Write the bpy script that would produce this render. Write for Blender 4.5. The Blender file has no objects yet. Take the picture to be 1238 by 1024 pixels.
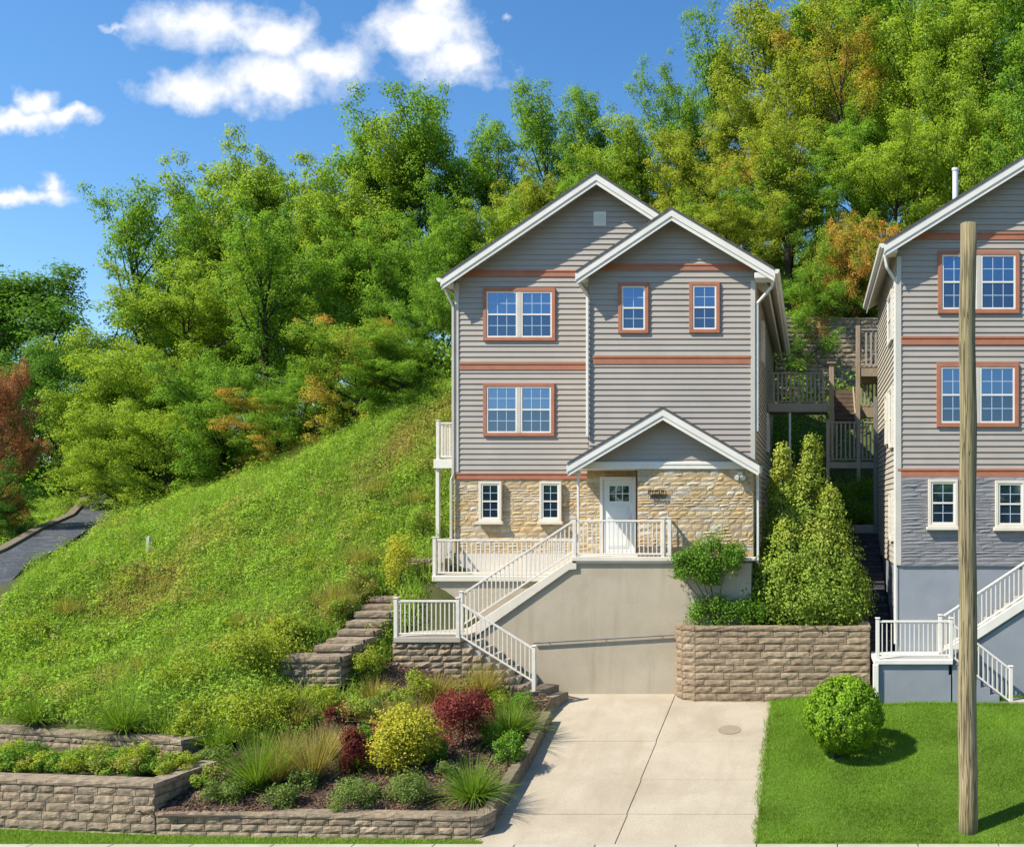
import bpy, bmesh, math, random
import numpy as np
R = math.radians
random.seed(7)
sc = bpy.context.scene
COL = sc.collection
CZ, F = 6.32, 1120.0

def PX(px, Y): return (px - 980.0) / F * Y
def PZ(py, Y): return CZ + (610.0 - py) / F * Y

# ------------------------------------------------------------------ materials
def new_mat(name):
    m = bpy.data.materials.new(name)
    m.use_nodes = True
    nt = m.node_tree
    for n in list(nt.nodes):
        nt.nodes.remove(n)
    out = nt.nodes.new('ShaderNodeOutputMaterial')
    return m, nt, out

def N(nt, kind, **kw):
    n = nt.nodes.new(kind)
    for k, v in kw.items():
        setattr(n, k, v)
    return n

def ramp(nt, fac, cols, pos=None, interp='LINEAR'):
    r = N(nt, 'ShaderNodeValToRGB')
    r.color_ramp.interpolation = interp
    el = r.color_ramp.elements
    while len(el) < len(cols):
        el.new(0.5)
    for i, c in enumerate(cols):
        el[i].position = pos[i] if pos else i / (len(cols) - 1)
        el[i].color = (c[0], c[1], c[2], 1)
    nt.links.new(fac, r.inputs[0])
    return r.outputs[0]

def noise(nt, vec, scale, detail=4, rough=.55, dist=0):
    n = N(nt, 'ShaderNodeTexNoise')
    n.inputs['Scale'].default_value = scale
    n.inputs['Detail'].default_value = detail
    n.inputs['Roughness'].default_value = rough
    n.inputs['Distortion'].default_value = dist
    if vec is not None:
        nt.links.new(vec, n.inputs['Vector'])
    return n.outputs['Fac']

def mixc(nt, fac, a, b, mode='MIX'):
    n = N(nt, 'ShaderNodeMix', data_type='RGBA', blend_type=mode)
    for s, v in ((n.inputs['Factor'], fac), (n.inputs['A'], a), (n.inputs['B'], b)):
        if hasattr(v, 'is_linked'):
            nt.links.new(v, s)
        elif isinstance(v, (int, float)):
            s.default_value = v
        else:
            s.default_value = (v[0], v[1], v[2], 1)
    # Factor sockets share names across types: use the float one
    return n.outputs['Result'] if n.outputs['Result'].type == 'RGBA' else n.outputs[2]

def mixrgb(nt, fac, a, b, mode='MIX'):
    n = N(nt, 'ShaderNodeMixRGB', blend_type=mode)
    for s, v in ((n.inputs[0], fac), (n.inputs[1], a), (n.inputs[2], b)):
        if hasattr(v, 'is_linked'):
            nt.links.new(v, s)
        elif isinstance(v, (int, float)):
            s.default_value = v
        else:
            s.default_value = (v[0], v[1], v[2], 1)
    return n.outputs[0]

def math_n(nt, op, a, b=None, clamp=False, c=None):
    n = N(nt, 'ShaderNodeMath', operation=op, use_clamp=clamp)
    for i, v in enumerate((a, b, c)):
        if v is None:
            continue
        if hasattr(v, 'is_linked'):
            nt.links.new(v, n.inputs[i])
        else:
            n.inputs[i].default_value = v
    return n.outputs[0]

def coords(nt, stretch=(1, 1, 1)):
    tc = N(nt, 'ShaderNodeTexCoord')
    mp = N(nt, 'ShaderNodeMapping')
    mp.inputs['Scale'].default_value = stretch
    nt.links.new(tc.outputs['Object'], mp.inputs[0])
    return mp.outputs[0]

def surf(name, cols, scale=3.0, rough=.7, bump=0.0, bscale=40.0, tint=None, detail=5,
         stretch=(1, 1, 1), stain=None, spec=.3, pos=None, bdist=.02):
    """noise-mottled surface; tint = colours picked by the per-face 'tint' attribute"""
    m, nt, out = new_mat(name)
    b = N(nt, 'ShaderNodeBsdfPrincipled')
    v = coords(nt, stretch)
    c = ramp(nt, noise(nt, v, scale, detail), cols, pos or ([.3, .7] if len(cols) == 2 else None))
    if tint:
        at = N(nt, 'ShaderNodeAttribute', attribute_name='tint')
        tcol = ramp(nt, at.outputs['Fac'], tint)
        c = mixrgb(nt, 1.0, tcol, c, 'MULTIPLY')
    if stain:
        sm = ramp(nt, noise(nt, v, stain[1], 6, .6, .4), [(0, 0, 0), (1, 1, 1)], [stain[2], stain[3]])
        c = mixrgb(nt, sm, c, stain[0])
    nt.links.new(c, b.inputs['Base Color'])
    b.inputs['Roughness'].default_value = rough
    b.inputs['Specular IOR Level'].default_value = spec
    if bump:
        bn = N(nt, 'ShaderNodeBump')
        bn.inputs['Strength'].default_value = bump
        bn.inputs['Distance'].default_value = bdist
        nt.links.new(noise(nt, v, bscale, 6, .65), bn.inputs['Height'])
        nt.links.new(bn.outputs[0], b.inputs['Normal'])
    nt.links.new(b.outputs[0], out.inputs[0])
    return m

def leaf_mat(name, cols, autumn=None, amt=0.0, trans=.35, rough=.6, soft=.12):
    m, nt, out = new_mat(name)
    at = N(nt, 'ShaderNodeAttribute', attribute_name='tint')
    c = ramp(nt, at.outputs['Fac'], cols)
    if autumn:
        cl = N(nt, 'ShaderNodeAttribute', attribute_name='clump')
        f = ramp(nt, cl.outputs['Fac'], [(0, 0, 0), (1, 1, 1)], [max(0, 1 - amt - soft), min(1, 1 - amt + soft)])
        ac = ramp(nt, at.outputs['Fac'], autumn)
        c = mixrgb(nt, f, c, ac)
    b = N(nt, 'ShaderNodeBsdfPrincipled')
    b.inputs['Roughness'].default_value = rough
    b.inputs['Specular IOR Level'].default_value = .12
    nt.links.new(c, b.inputs['Base Color'])
    t = N(nt, 'ShaderNodeBsdfTranslucent')
    tc = mixrgb(nt, 1.0, c, (1.25, 1.2, .55), 'MULTIPLY')
    nt.links.new(tc, t.inputs[0])
    mx = N(nt, 'ShaderNodeMixShader')
    mx.inputs[0].default_value = trans
    nt.links.new(b.outputs[0], mx.inputs[1])
    nt.links.new(t.outputs[0], mx.inputs[2])
    nt.links.new(mx.outputs[0], out.inputs[0])
    return m

# ------------------------------------------------------------------ objects
def tag(o, label=None, cat=None, group=None, kind=None):
    if label: o['label'] = label
    if cat: o['category'] = cat
    if group: o['group'] = group
    if kind: o['kind'] = kind
    return o

def thing(name, label, cat, loc, group=None, rz=0.0):
    o = bpy.data.objects.new(name, None)
    COL.objects.link(o)
    o.location = loc
    o.rotation_euler = (0, 0, rz)
    o.empty_display_size = .3
    return tag(o, label, cat, group)

def world_off(p):
    v = np.zeros(3)
    while p is not None:
        v += np.array(p.location)
        p = p.parent
    return v

def link(name, me, mat, parent=None, loc=None):
    o = bpy.data.objects.new(name, me)
    COL.objects.link(o)
    if parent is not None:
        o.parent = parent
    if loc is not None:
        o.location = loc
    if mat is not None and not me.materials:
        me.materials.append(mat)
    return o

class MB:
    """collects solids in world coordinates; build() makes ONE mesh object"""
    def __init__(self, fr=None):
        self.v, self.f, self.t = [], [], []
        self.fr = fr
        self.tint = .5
    def addv(self, pts):
        i = len(self.v)
        for p in pts:
            self.v.append(self.fr(*p) if self.fr else tuple(p))
        return i
    def face(self, idx):
        self.f.append(tuple(idx)); self.t.append(self.tint)
    def poly(self, pts):
        i = self.addv(pts); self.face(range(i, i + len(pts)))
    def box(self, x0, x1, y0, y1, z0, z1):
        i = self.addv([(x0, y0, z0), (x1, y0, z0), (x1, y1, z0), (x0, y1, z0),
                       (x0, y0, z1), (x1, y0, z1), (x1, y1, z1), (x0, y1, z1)])
        for q in ((3, 2, 1, 0), (4, 5, 6, 7), (0, 1, 5, 4), (1, 2, 6, 5), (2, 3, 7, 6), (3, 0, 4, 7)):
            self.face([i + k for k in q])
    def prism(self, pa, pb):
        n = len(pa)
        i = self.addv(list(pa) + list(pb))
        self.face([i + k for k in range(n)][::-1])
        self.face([i + n + k for k in range(n)])
        for k in range(n):
            j = (k + 1) % n
            self.face((i + k, i + j, i + n + j, i + n + k))
    def pxz(self, poly, y0, y1):
        self.prism([(x, y0, z) for x, z in poly], [(x, y1, z) for x, z in poly])
    def pyz(self, poly, x0, x1):
        self.prism([(x0, y, z) for y, z in poly], [(x1, y, z) for y, z in poly])
    def pxy(self, poly, z0, z1):
        self.prism([(x, y, z0) for x, y in poly], [(x, y, z1) for x, y in poly])
    def bar(self, p, q, w, h=None, up=(0, 0, 1)):
        h = h or w
        p, q = np.array(p, float), np.array(q, float)
        d = q - p; d /= np.linalg.norm(d)
        u = np.array(up, float)
        s = np.cross(d, u)
        if np.linalg.norm(s) < 1e-5:
            s = np.cross(d, (0, 1, 0))
        s /= np.linalg.norm(s)
        t = np.cross(s, d)
        c = [(-.5, -.5), (.5, -.5), (.5, .5), (-.5, .5)]
        self.prism([tuple(p + s * a * w + t * b * h) for a, b in c], [tuple(q + s * a * w + t * b * h) for a, b in c])
    def tube(self, pts, r, n=8, r1=None, cap=True):
        pts = [np.array(p, float) for p in pts]
        m = len(pts)
        rs = [r + ((r1 if r1 is not None else r) - r) * k / (m - 1) for k in range(m)]
        base = len(self.v)
        for k, p in enumerate(pts):
            d = pts[min(k + 1, m - 1)] - pts[max(k - 1, 0)]
            d /= max(np.linalg.norm(d), 1e-9)
            a = np.cross(d, (0, 1, 0) if abs(d[1]) < .9 else (1, 0, 0)); a /= np.linalg.norm(a)
            b = np.cross(d, a)
            self.addv([tuple(p + rs[k] * (math.cos(2 * math.pi * j / n) * a + math.sin(2 * math.pi * j / n) * b)) for j in range(n)])
        for k in range(m - 1):
            for j in range(n):
                j2 = (j + 1) % n
                self.face((base + k * n + j, base + k * n + j2, base + (k + 1) * n + j2, base + (k + 1) * n + j))
        if cap:
            self.face([base + j for j in range(n)][::-1])
            self.face([base + (m - 1) * n + j for j in range(n)])
    def build(self, name, mat, parent=None, loc=None, smooth=False, bevel=0):
        off = world_off(parent) if parent is not None else np.zeros(3)
        if loc is not None:
            off = off + np.array(loc, float)
        me = bpy.data.meshes.new(name)
        v = np.array(self.v, float) - off
        me.from_pydata(v.tolist(), [], self.f)
        bm = bmesh.new(); bm.from_mesh(me); bmesh.ops.recalc_face_normals(bm, faces=bm.faces[:]); bm.to_mesh(me); bm.free()
        at = me.attributes.new('tint', 'FLOAT', 'FACE')
        at.data.foreach_set('value', np.array(self.t, np.float32))
        if smooth:
            me.polygons.foreach_set('use_smooth', [True] * len(me.polygons))
        me.update()
        o = link(name, me, mat, parent, loc)
        if bevel:
            md = o.modifiers.new('bevel', 'BEVEL'); md.width = bevel; md.segments = 2; md.limit_method = 'ANGLE'
        return o

def mesh_np(name, V, Q, tint=None, clump=None, smooth=False):
    """V (n,3), Q (m,4) quads -> mesh"""
    me = bpy.data.meshes.new(name)
    V = np.asarray(V, np.float32); Q = np.asarray(Q, np.int32)
    k = Q.shape[1]
    me.vertices.add(len(V)); me.vertices.foreach_set('co', V.ravel())
    me.loops.add(Q.size); me.loops.foreach_set('vertex_index', Q.ravel())
    me.polygons.add(len(Q))
    me.polygons.foreach_set('loop_start', np.arange(0, Q.size, k, dtype=np.int32))
    me.polygons.foreach_set('loop_total', np.full(len(Q), k, np.int32))
    if smooth:
        me.polygons.foreach_set('use_smooth', np.ones(len(Q), bool))
    for nm, a in (('tint', tint), ('clump', clump)):
        if a is not None:
            at = me.attributes.new(nm, 'FLOAT', 'FACE')
            at.data.foreach_set('value', np.asarray(a, np.float32))
    me.update(calc_edges=True)
    return me

# ------------------------------------------------------------------ foliage arrays
def unit(a):
    return a / np.maximum(np.linalg.norm(a, axis=1, keepdims=True), 1e-9)

def leaves(c, n, lx, ly, rng, jit=.7):
    """pointed folded leaf quads at c facing n"""
    m = len(c)
    n = unit(n + rng.normal(0, jit, (m, 3)))
    a = unit(np.cross(n, rng.normal(0, 1, (m, 3))))
    b = np.cross(n, a)
    s = rng.uniform(.7, 1.3, (m, 1))
    lx = np.asarray(lx).reshape(-1, 1) * s; ly = np.asarray(ly).reshape(-1, 1) * s
    fold = n * ly * .35
    V = np.empty((m, 4, 3))
    V[:, 0] = c - a * lx * .5
    V[:, 1] = c + b * ly * .5 + fold - a * lx * .08
    V[:, 2] = c + a * lx * .5 - n * lx * .12
    V[:, 3] = c - b * ly * .5 + fold - a * lx * .08
    Q = np.arange(m * 4).reshape(m, 4)
    return V.reshape(-1, 3), Q

def blades(base, dirn, length, width, droop, rng, seg=3):
    """arching tapered grass blades"""
    m = len(base)
    dirn = unit(dirn)
    side = unit(np.cross(dirn, np.array([[0, 0, 1.0]])) + rng.normal(0, .3, (m, 3)))
    L = np.asarray(length).reshape(-1, 1); W = np.asarray(width).reshape(-1, 1); D = np.asarray(droop).reshape(-1, 1)
    hz = dirn.copy(); hz[:, 2] = 0
    V = np.empty((m, (seg + 1) * 2, 3))
    for k in range(seg + 1):
        t = k / seg
        p = base + dirn * L * t + hz * L * D * t * t * .5
        p[:, 2] -= (D[:, 0] * L[:, 0]) * t ** 2.2
        w = W * (1 - t * .92) * .5
        V[:, 2 * k] = p - side * w; V[:, 2 * k + 1] = p + side * w
    off = (np.arange(m) * (seg + 1) * 2)[:, None]
    Q = np.concatenate([off + np.array([[2 * k, 2 * k + 1, 2 * k + 3, 2 * k + 2]]) for k in range(seg)], 0)
    order = np.arange(len(Q)).reshape(seg, m).T.ravel()
    return V.reshape(-1, 3), Q[order], seg

def join_np(parts):
    V, Q, o = [], [], 0
    for v, q in parts:
        V.append(v); Q.append(q + o); o += len(v)
    return np.concatenate(V), np.concatenate(Q)

_lat = np.random.default_rng(5).random((256, 256))
def vnoise(x, y, s):
    x = np.asarray(x) / s + 100; y = np.asarray(y) / s + 100
    i = np.floor(x).astype(int); j = np.floor(y).astype(int)
    u = x - i; w = y - j
    u = u * u * (3 - 2 * u); w = w * w * (3 - 2 * w)
    g = lambda a, b: _lat[a % 256, b % 256]
    return (g(i, j) * (1 - u) + g(i + 1, j) * u) * (1 - w) + (g(i, j + 1) * (1 - u) + g(i + 1, j + 1) * u) * w
M = {}
M['siding'] = surf('vinyl_siding', [(.325, .288, .248), (.365, .326, .283)], 1.2, .55, .05, 30)
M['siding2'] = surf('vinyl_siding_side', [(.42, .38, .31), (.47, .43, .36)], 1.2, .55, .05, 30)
M['terracotta'] = surf('terracotta_paint', [(.34, .13, .075), (.40, .16, .09)], 4, .6, .1, 60)
M['white'] = surf('white_trim_paint', [(.66, .63, .56), (.75, .72, .65)], 2, .5, .05, 50)
M['cream'] = surf('cream_trim_paint', [(.60, .55, .45), (.68, .63, .53)], 2, .5, .05, 50)
M['beige'] = surf('beige_corner_trim', [(.47, .44, .38), (.53, .50, .44)], 2, .55, .05, 50)
M['rail'] = surf('railing_paint', [(.62, .58, .50), (.74, .70, .63)], 6, .5, .1, 80)
M['shingle'] = surf('roof_shingles', [(.055, .055, .055), (.12, .115, .11)], 9, .85, .6, 30, stretch=(1, 1, 3))
M['stucco'] = surf('beige_stucco', [(.385, .325, .235), (.455, .395, .30)], 1.1, .9, .55, 110, stain=((.27, .22, .16), .55, .58, .85), bdist=.012)
M['concrete'] = surf('concrete', [(.30, .25, .175), (.365, .31, .225)], 1.0, .85, .3, 120, stain=((.245, .19, .13), .6, .55, .82), bdist=.006)
def weathered(name, cols, streak, crack_scale, dirt, vertical=False):
    m, nt, out = new_mat(name)
    b = N(nt, 'ShaderNodeBsdfPrincipled'); b.inputs['Roughness'].default_value = .88; b.inputs['Specular IOR Level'].default_value = .25
    v = coords(nt)
    c = ramp(nt, noise(nt, v, .9, 6, .6), cols, [.3, .7])
    fine = ramp(nt, noise(nt, v, 38, 4, .7), [(.84, .84, .84), (1.1, 1.1, 1.1)], [.35, .65])
    c = mixrgb(nt, 1.0, c, fine, 'MULTIPLY')
    st = ramp(nt, noise(nt, coords(nt, streak), 1.0, 6, .62, .3), [(0, 0, 0), (.62, .62, .62)], [.52, .78])
    c = mixrgb(nt, st, c, dirt)
    bl = ramp(nt, noise(nt, v, .42, 5, .6, .6), [(0, 0, 0), (.5, .5, .5)], [.5, .72])
    c = mixrgb(nt, bl, c, tuple(x * .86 for x in dirt))
    if crack_scale:
        vo = N(nt, 'ShaderNodeTexVoronoi', feature='DISTANCE_TO_EDGE'); vo.inputs['Scale'].default_value = crack_scale
        wv = N(nt, 'ShaderNodeVectorMath', operation='ADD'); nz_ = N(nt, 'ShaderNodeTexNoise'); nz_.inputs['Scale'].default_value = 2.2; nz_.inputs['Detail'].default_value = 6
        nt.links.new(v, nz_.inputs['Vector']); nt.links.new(v, wv.inputs[0]); nt.links.new(nz_.outputs['Color'], wv.inputs[1]); nt.links.new(wv.outputs[0], vo.inputs['Vector'])
        cr = ramp(nt, vo.outputs['Distance'], [(.55, .5, .45), (1, 1, 1)], [.0015, .006])
        gate = ramp(nt, noise(nt, v, .6, 2), [(0, 0, 0), (1, 1, 1)], [.52, .62])
        c = mixrgb(nt, gate, c, mixrgb(nt, 1.0, c, cr, 'MULTIPLY'))
    nt.links.new(c, b.inputs['Base Color'])
    bn = N(nt, 'ShaderNodeBump'); bn.inputs['Strength'].default_value = .5; bn.inputs['Distance'].default_value = .01
    nt.links.new(noise(nt, v, 95, 5, .7), bn.inputs['Height']); nt.links.new(bn.outputs[0], b.inputs['Normal'])
    nt.links.new(b.outputs[0], out.inputs[0]); return m
M['concrete'] = weathered('driveway_concrete', [(.36, .308, .228), (.43, .378, .288)], (1.6, .22, 1), 0, (.29, .23, .155))
M['stucco'] = weathered('beige_stucco', [(.40, .34, .245), (.47, .41, .31)], (2.6, 2.6, .30), 0, (.31, .255, .18))
M['concrete_l'] = surf('pale_concrete', [(.36, .32, .25), (.43, .39, .32)], 2, .85, .3, 90, bdist=.006)
M['groove'] = surf('joint_dirt', [(.05, .04, .03), (.10, .08, .06)], 8, .95)
M['foundation'] = surf('pale_foundation', [(.55, .51, .44), (.62, .58, .51)], 3, .85, .3, 90)
M['greystucco'] = surf('blue_grey_stucco', [(.225, .25, .28), (.275, .30, .33)], 1.5, .9, .7, 110, bdist=.012)
M['greystone'] = surf('painted_grey_stone', [(.20, .20, .205), (.25, .25, .255)], 5, .75, .5, 35, tint=[(.92, .92, .92), (1.06, 1.06, 1.08)])
M['stone'] = surf('tan_ashlar_stone', [(.78, .78, .78), (1.12, 1.12, 1.12)], 7, .85, .8, 35, bdist=.02,
                  tint=[(.42, .33, .21), (.54, .37, .17), (.52, .41, .25), (.58, .46, .29), (.52, .36, .17), (.46, .40, .31), (.62, .53, .39)])
M['mortar'] = surf('stone_mortar', [(.33, .27, .20), (.42, .35, .26)], 9, .95, .3, 60)
M['blockwall'] = surf('tan_split_block', [(.62, .60, .58), (1.2, 1.18, 1.15)], 9, .92, 1.0, 38, bdist=.03,
                      tint=[(.32, .245, .16), (.365, .285, .19), (.28, .21, .14), (.41, .325, .22)])
M['greyblock'] = surf('grey_brown_block', [(.55, .55, .55), (1.2, 1.2, 1.2)], 8, .95, 1.0, 36, bdist=.03,
                      tint=[(.30, .23, .155), (.35, .275, .19), (.25, .20, .14), (.39, .31, .22)])
M['darkstone'] = surf('dark_step_stone', [(.045, .048, .055), (.09, .09, .10)], 6, .9, .8, 30)
M['edging'] = surf('concrete_edging', [(.13, .105, .075), (.22, .18, .125)], 6, .92, .8, 45)
M['mulch'] = surf('bark_mulch', [(.05, .03, .02), (.13, .08, .055), (.20, .13, .09)], 28, .95, 1.0, 60, bdist=.05)
M['soil'] = surf('weedy_soil', [(.05, .06, .02), (.085, .10, .028), (.12, .095, .05)], 2.2, .95, 1.0, 25, bdist=.06)
M['lawn'] = surf('lawn_ground', [(.09, .17, .014), (.13, .23, .022)], 6, .95, 1.0, 90, bdist=.03)
M['wood'] = surf('weathered_wood', [(.27, .20, .13), (.42, .33, .23)], 5, .85, .5, 30, stretch=(6, 6, .6))
M['woodgrey'] = surf('grey_deck_wood', [(.29, .26, .21), (.43, .39, .32)], 5, .85, .5, 30, stretch=(6, 6, .6))
M['wooddark'] = surf('dark_stair_wood', [(.10, .07, .045), (.18, .13, .09)], 5, .85, .5, 30)
def pole_mat():
    m, nt, out = new_mat('utility_pole_wood')
    b = N(nt, 'ShaderNodeBsdfPrincipled')
    v = coords(nt, (30, 30, .9))
    n1 = noise(nt, v, 1.0, 5, .6)
    c = ramp(nt, n1, [(.13, .10, .05), (.30, .245, .13), (.44, .37, .22)], [.32, .5, .68])
    v2 = coords(nt, (22, 22, .35))
    cr = ramp(nt, noise(nt, v2, 1.0, 2, .5, .6), [(1, 1, 1), (.22, .2, .16), (1, 1, 1)], [.46, .495, .53])
    c = mixrgb(nt, 1.0, c, cr, 'MULTIPLY')
    v3 = coords(nt, (1.5, 1.5, .5))
    c = mixrgb(nt, ramp(nt, noise(nt, v3, 1, 4), [(0, 0, 0), (.6, .6, .6)], [.45, .7]), c, (.15, .14, .06))
    nt.links.new(c, b.inputs['Base Color']); b.inputs['Roughness'].default_value = .9
    bn = N(nt, 'ShaderNodeBump'); bn.inputs['Strength'].default_value = 1; bn.inputs['Distance'].default_value = .03
    nt.links.new(mixrgb(nt, .6, n1, cr), bn.inputs['Height']); nt.links.new(bn.outputs[0], b.inputs['Normal'])
    nt.links.new(b.outputs[0], out.inputs[0]); return m
M['pole'] = pole_mat()
M['bark'] = surf('tree_bark', [(.028, .022, .016), (.075, .06, .045)], 4, .95, .8, 14, stretch=(3, 3, .5), bdist=.05)
M['metal'] = surf('galvanised_metal', [(.62, .63, .65), (.74, .75, .76)], 6, .35, 0)
M['greypipe'] = surf('grey_pipe', [(.16, .155, .14), (.22, .21, .19)], 6, .5, 0)
M['blackmetal'] = surf('black_metal', [(.012, .012, .012), (.03, .03, .03)], 10, .5, 0)
M['door'] = surf('white_door_paint', [(.66, .69, .66), (.72, .75, .72)], 2, .4, .03, 40)
M['asphalt'] = surf('asphalt', [(.04, .04, .042), (.07, .07, .07)], 4, .9, .5, 120)
M['cobble'] = surf('dark_path_paving', [(.03, .034, .042), (.07, .078, .09), (.17, .18, .19)], 2.6, .85, 1.0, 9, bdist=.08)

def glass_mat(name, mixf, rgh):
    m, nt, out = new_mat(name)
    b = N(nt, 'ShaderNodeBsdfPrincipled')
    b.inputs['Base Color'].default_value = (.012, .022, .04, 1)
    b.inputs['Roughness'].default_value = .05
    b.inputs['Specular IOR Level'].default_value = .6
    g = N(nt, 'ShaderNodeBsdfGlossy')
    g.inputs[0].default_value = (.42, .66, 1.0, 1)
    g.inputs['Roughness'].default_value = rgh * .4
    v = coords(nt)
    bn = N(nt, 'ShaderNodeBump'); bn.inputs['Strength'].default_value = .06; bn.inputs['Distance'].default_value = .05
    nt.links.new(noise(nt, v, 1.4, 1), bn.inputs['Height'])
    nt.links.new(bn.outputs[0], g.inputs['Normal'])
    mx = N(nt, 'ShaderNodeMixShader'); mx.inputs[0].default_value = mixf
    nt.links.new(b.outputs[0], mx.inputs[1]); nt.links.new(g.outputs[0], mx.inputs[2])
    nt.links.new(mx.outputs[0], out.inputs[0])
    return m
M['cover'] = surf('worn_cover', [(.24, .195, .135), (.29, .24, .17)], 6, .9, .4, 60)
M['muntin'] = surf('muntin_grille', [(.42, .52, .62), (.48, .58, .68)], 3, .4)
M['glass'] = glass_mat('window_glass', .24, .04)
M['glass_screen'] = glass_mat('screened_window_glass', .11, .10)


def tri(c, k=.45):
    return [tuple(v * (1 - k) for v in c), c, tuple(min(1, v * (1 + k * .75)) for v in c)]
L = {}
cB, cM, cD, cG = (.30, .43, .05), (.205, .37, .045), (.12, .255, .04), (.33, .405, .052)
L['bright'] = leaf_mat('leaf_bright_green', tri(cB, .30), trans=.45)
L['mid'] = leaf_mat('leaf_mid_green', tri(cM, .30), trans=.45)
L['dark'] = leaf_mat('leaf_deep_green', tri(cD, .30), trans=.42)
AUT = tri((.47, .33, .06), .25)
L['gold'] = leaf_mat('leaf_gold_green', tri(cG, .30), AUT, .25, trans=.45)
L['orange'] = leaf_mat('leaf_orange_green', tri((.24, .39, .045), .3), tri((.56, .34, .08), .25), .43, trans=.4)
L['red'] = leaf_mat('leaf_rust_red', tri((.42, .20, .10), .3), tri((.14, .2, .02)), .25)
L['shrub'] = leaf_mat('leaf_shrub', tri((.15, .30, .035)))
L['conifer'] = leaf_mat('leaf_arborvitae', tri((.27, .38, .055)), tri((.42, .46, .08), .3), .28)
L['yellow'] = leaf_mat('leaf_yellow', tri((.50, .50, .06), .3), trans=.35)
L['barberry'] = leaf_mat('leaf_crimson', tri((.27, .06, .065), .5), tri((.40, .22, .09), .35), .22)
L['purple'] = leaf_mat('leaf_maroon', tri((.16, .035, .035), .5), tri((.25, .09, .05)), .2)
L['grass'] = leaf_mat('blade_green', tri((.18, .30, .035)), trans=.35)
L['straw'] = leaf_mat('blade_straw', tri((.38, .33, .09), .4), trans=.35)
L['lawn'] = leaf_mat('blade_lawn', tri((.20, .345, .035), .4), trans=.35)
L['cover'] = leaf_mat('leaf_groundcover', tri((.19, .28, .07)))
L['weeds'] = leaf_mat('leaf_hill_weeds', tri((.285, .44, .062), .42), tri((.42, .36, .12), .35), .29, soft=.14, trans=.4)
L['limeweeds'] = leaf_mat('leaf_lime_weeds', tri((.33, .41, .05), .4), trans=.4)
L['grassglobe'] = leaf_mat('leaf_globe', tri((.23, .40, .03), .4), trans=.35)
# ------------------------------------------------------------------ terrain
def P(px, py, Y): return (PX(px, Y), Y, PZ(py, Y))
ctrl = [P(152, 618, 42), P(251, 596, 40), P(362, 550, 38), P(440, 518, 37), P(546, 472, 35.5),
        (-18.4, 21.2, 1.35), (-24, 22.2, 1.4), (-32, 23, 1.2), (-45, 25, 1.0), (-70, 25, 1.0),
        P(0, 712, 27.6), P(40, 688, 30.0), P(80, 664, 33.0), P(120, 640, 36.5), P(0, 690, 29.6), P(70, 652, 35), P(140, 608, 43), P(-60, 740, 26),
        P(200, 760, 26), P(530, 690, 26.5), P(478, 715, 26.5), P(540, 570, 32), P(500, 600, 30.5),
        P(420, 640, 30), P(350, 740, 25.5), P(300, 830, 22), P(400, 832, 23), P(470, 825, 23.3),
        (-8.2, 23.6, 1.45), (-7.0, 23.6, 1.30), P(600, 985, 17.8), P(400, 985, 17.7), P(250, 950, 18.6), (-13.3, 20.6, 1.15), (-7.9, 20.5, .92),
        (-6.4, 20.5, .70), (-6.5, 22.5, 1.05),
        (-9, 26.5, 2.8), (-8, 24.5, 2.0), (-5, 30, 5), (-9, 32, 6.5), (-5, 38, 9),
        (0, 26.4, 3.02), (-1.2, 27, 3.1), (.8, 28, 3.3), (1, 33, 5.6), (.5, 38, 8.2), (.5, 41.5, 9.8), (.5, 44.5, 15),
        (6, 38, 9), (14, 38, 9), (14, 28, 4), (25, 28, 4), (30, 45, 14),
        (-13, 45, 13), (-6, 46, 14.5), (-6, 60, 18), (5, 46, 16), (5, 60, 22), (15, 46, 17), (15, 60, 24), (30, 60, 24),
        (-20, 46, 11), (-20, 60, 14.5), (-30, 60, 11), (-45, 60, 8), (-45, 45, 5.5), (-60, 45, 4.5), (-60, 60, 6.5),
        (-6, 80, 20), (15, 80, 25), (-40, 80, 10), (30, 80, 25), (-70, 80, 7), (-6, 110, 20), (30, 110, 25), (-50, 110, 9),
        (-36, 32, 4.2), (-45, 32, 3.2)]
CP = np.array(ctrl, float)
def _phi(r2): return np.where(r2 > 0, .5 * r2 * np.log(np.maximum(r2, 1e-12)), 0)
_n = len(CP)
_K = _phi(((CP[:, None, :2] - CP[None, :, :2]) ** 2).sum(-1)) + np.eye(_n) * .6
_Pm = np.concatenate([np.ones((_n, 1)), CP[:, :2]], 1)
_A = np.block([[_K, _Pm], [_Pm.T, np.zeros((3, 3))]])
_W = np.linalg.solve(_A, np.concatenate([CP[:, 2], np.zeros(3)]))
def hill(x, y):
    x = np.atleast_1d(np.asarray(x, float)); y = np.atleast_1d(np.asarray(y, float))
    sh = x.shape; x = x.ravel(); y = y.ravel()
    out = np.empty(len(x))
    for a in range(0, len(x), 20000):
        b = slice(a, a + 20000)
        r2 = (x[b, None] - CP[None, :, 0]) ** 2 + (y[b, None] - CP[None, :, 1]) ** 2
        out[b] = _phi(r2) @ _W[:_n] + _W[_n] + _W[_n + 1] * x[b] + _W[_n + 2] * y[b]
    return out.reshape(sh)

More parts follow.
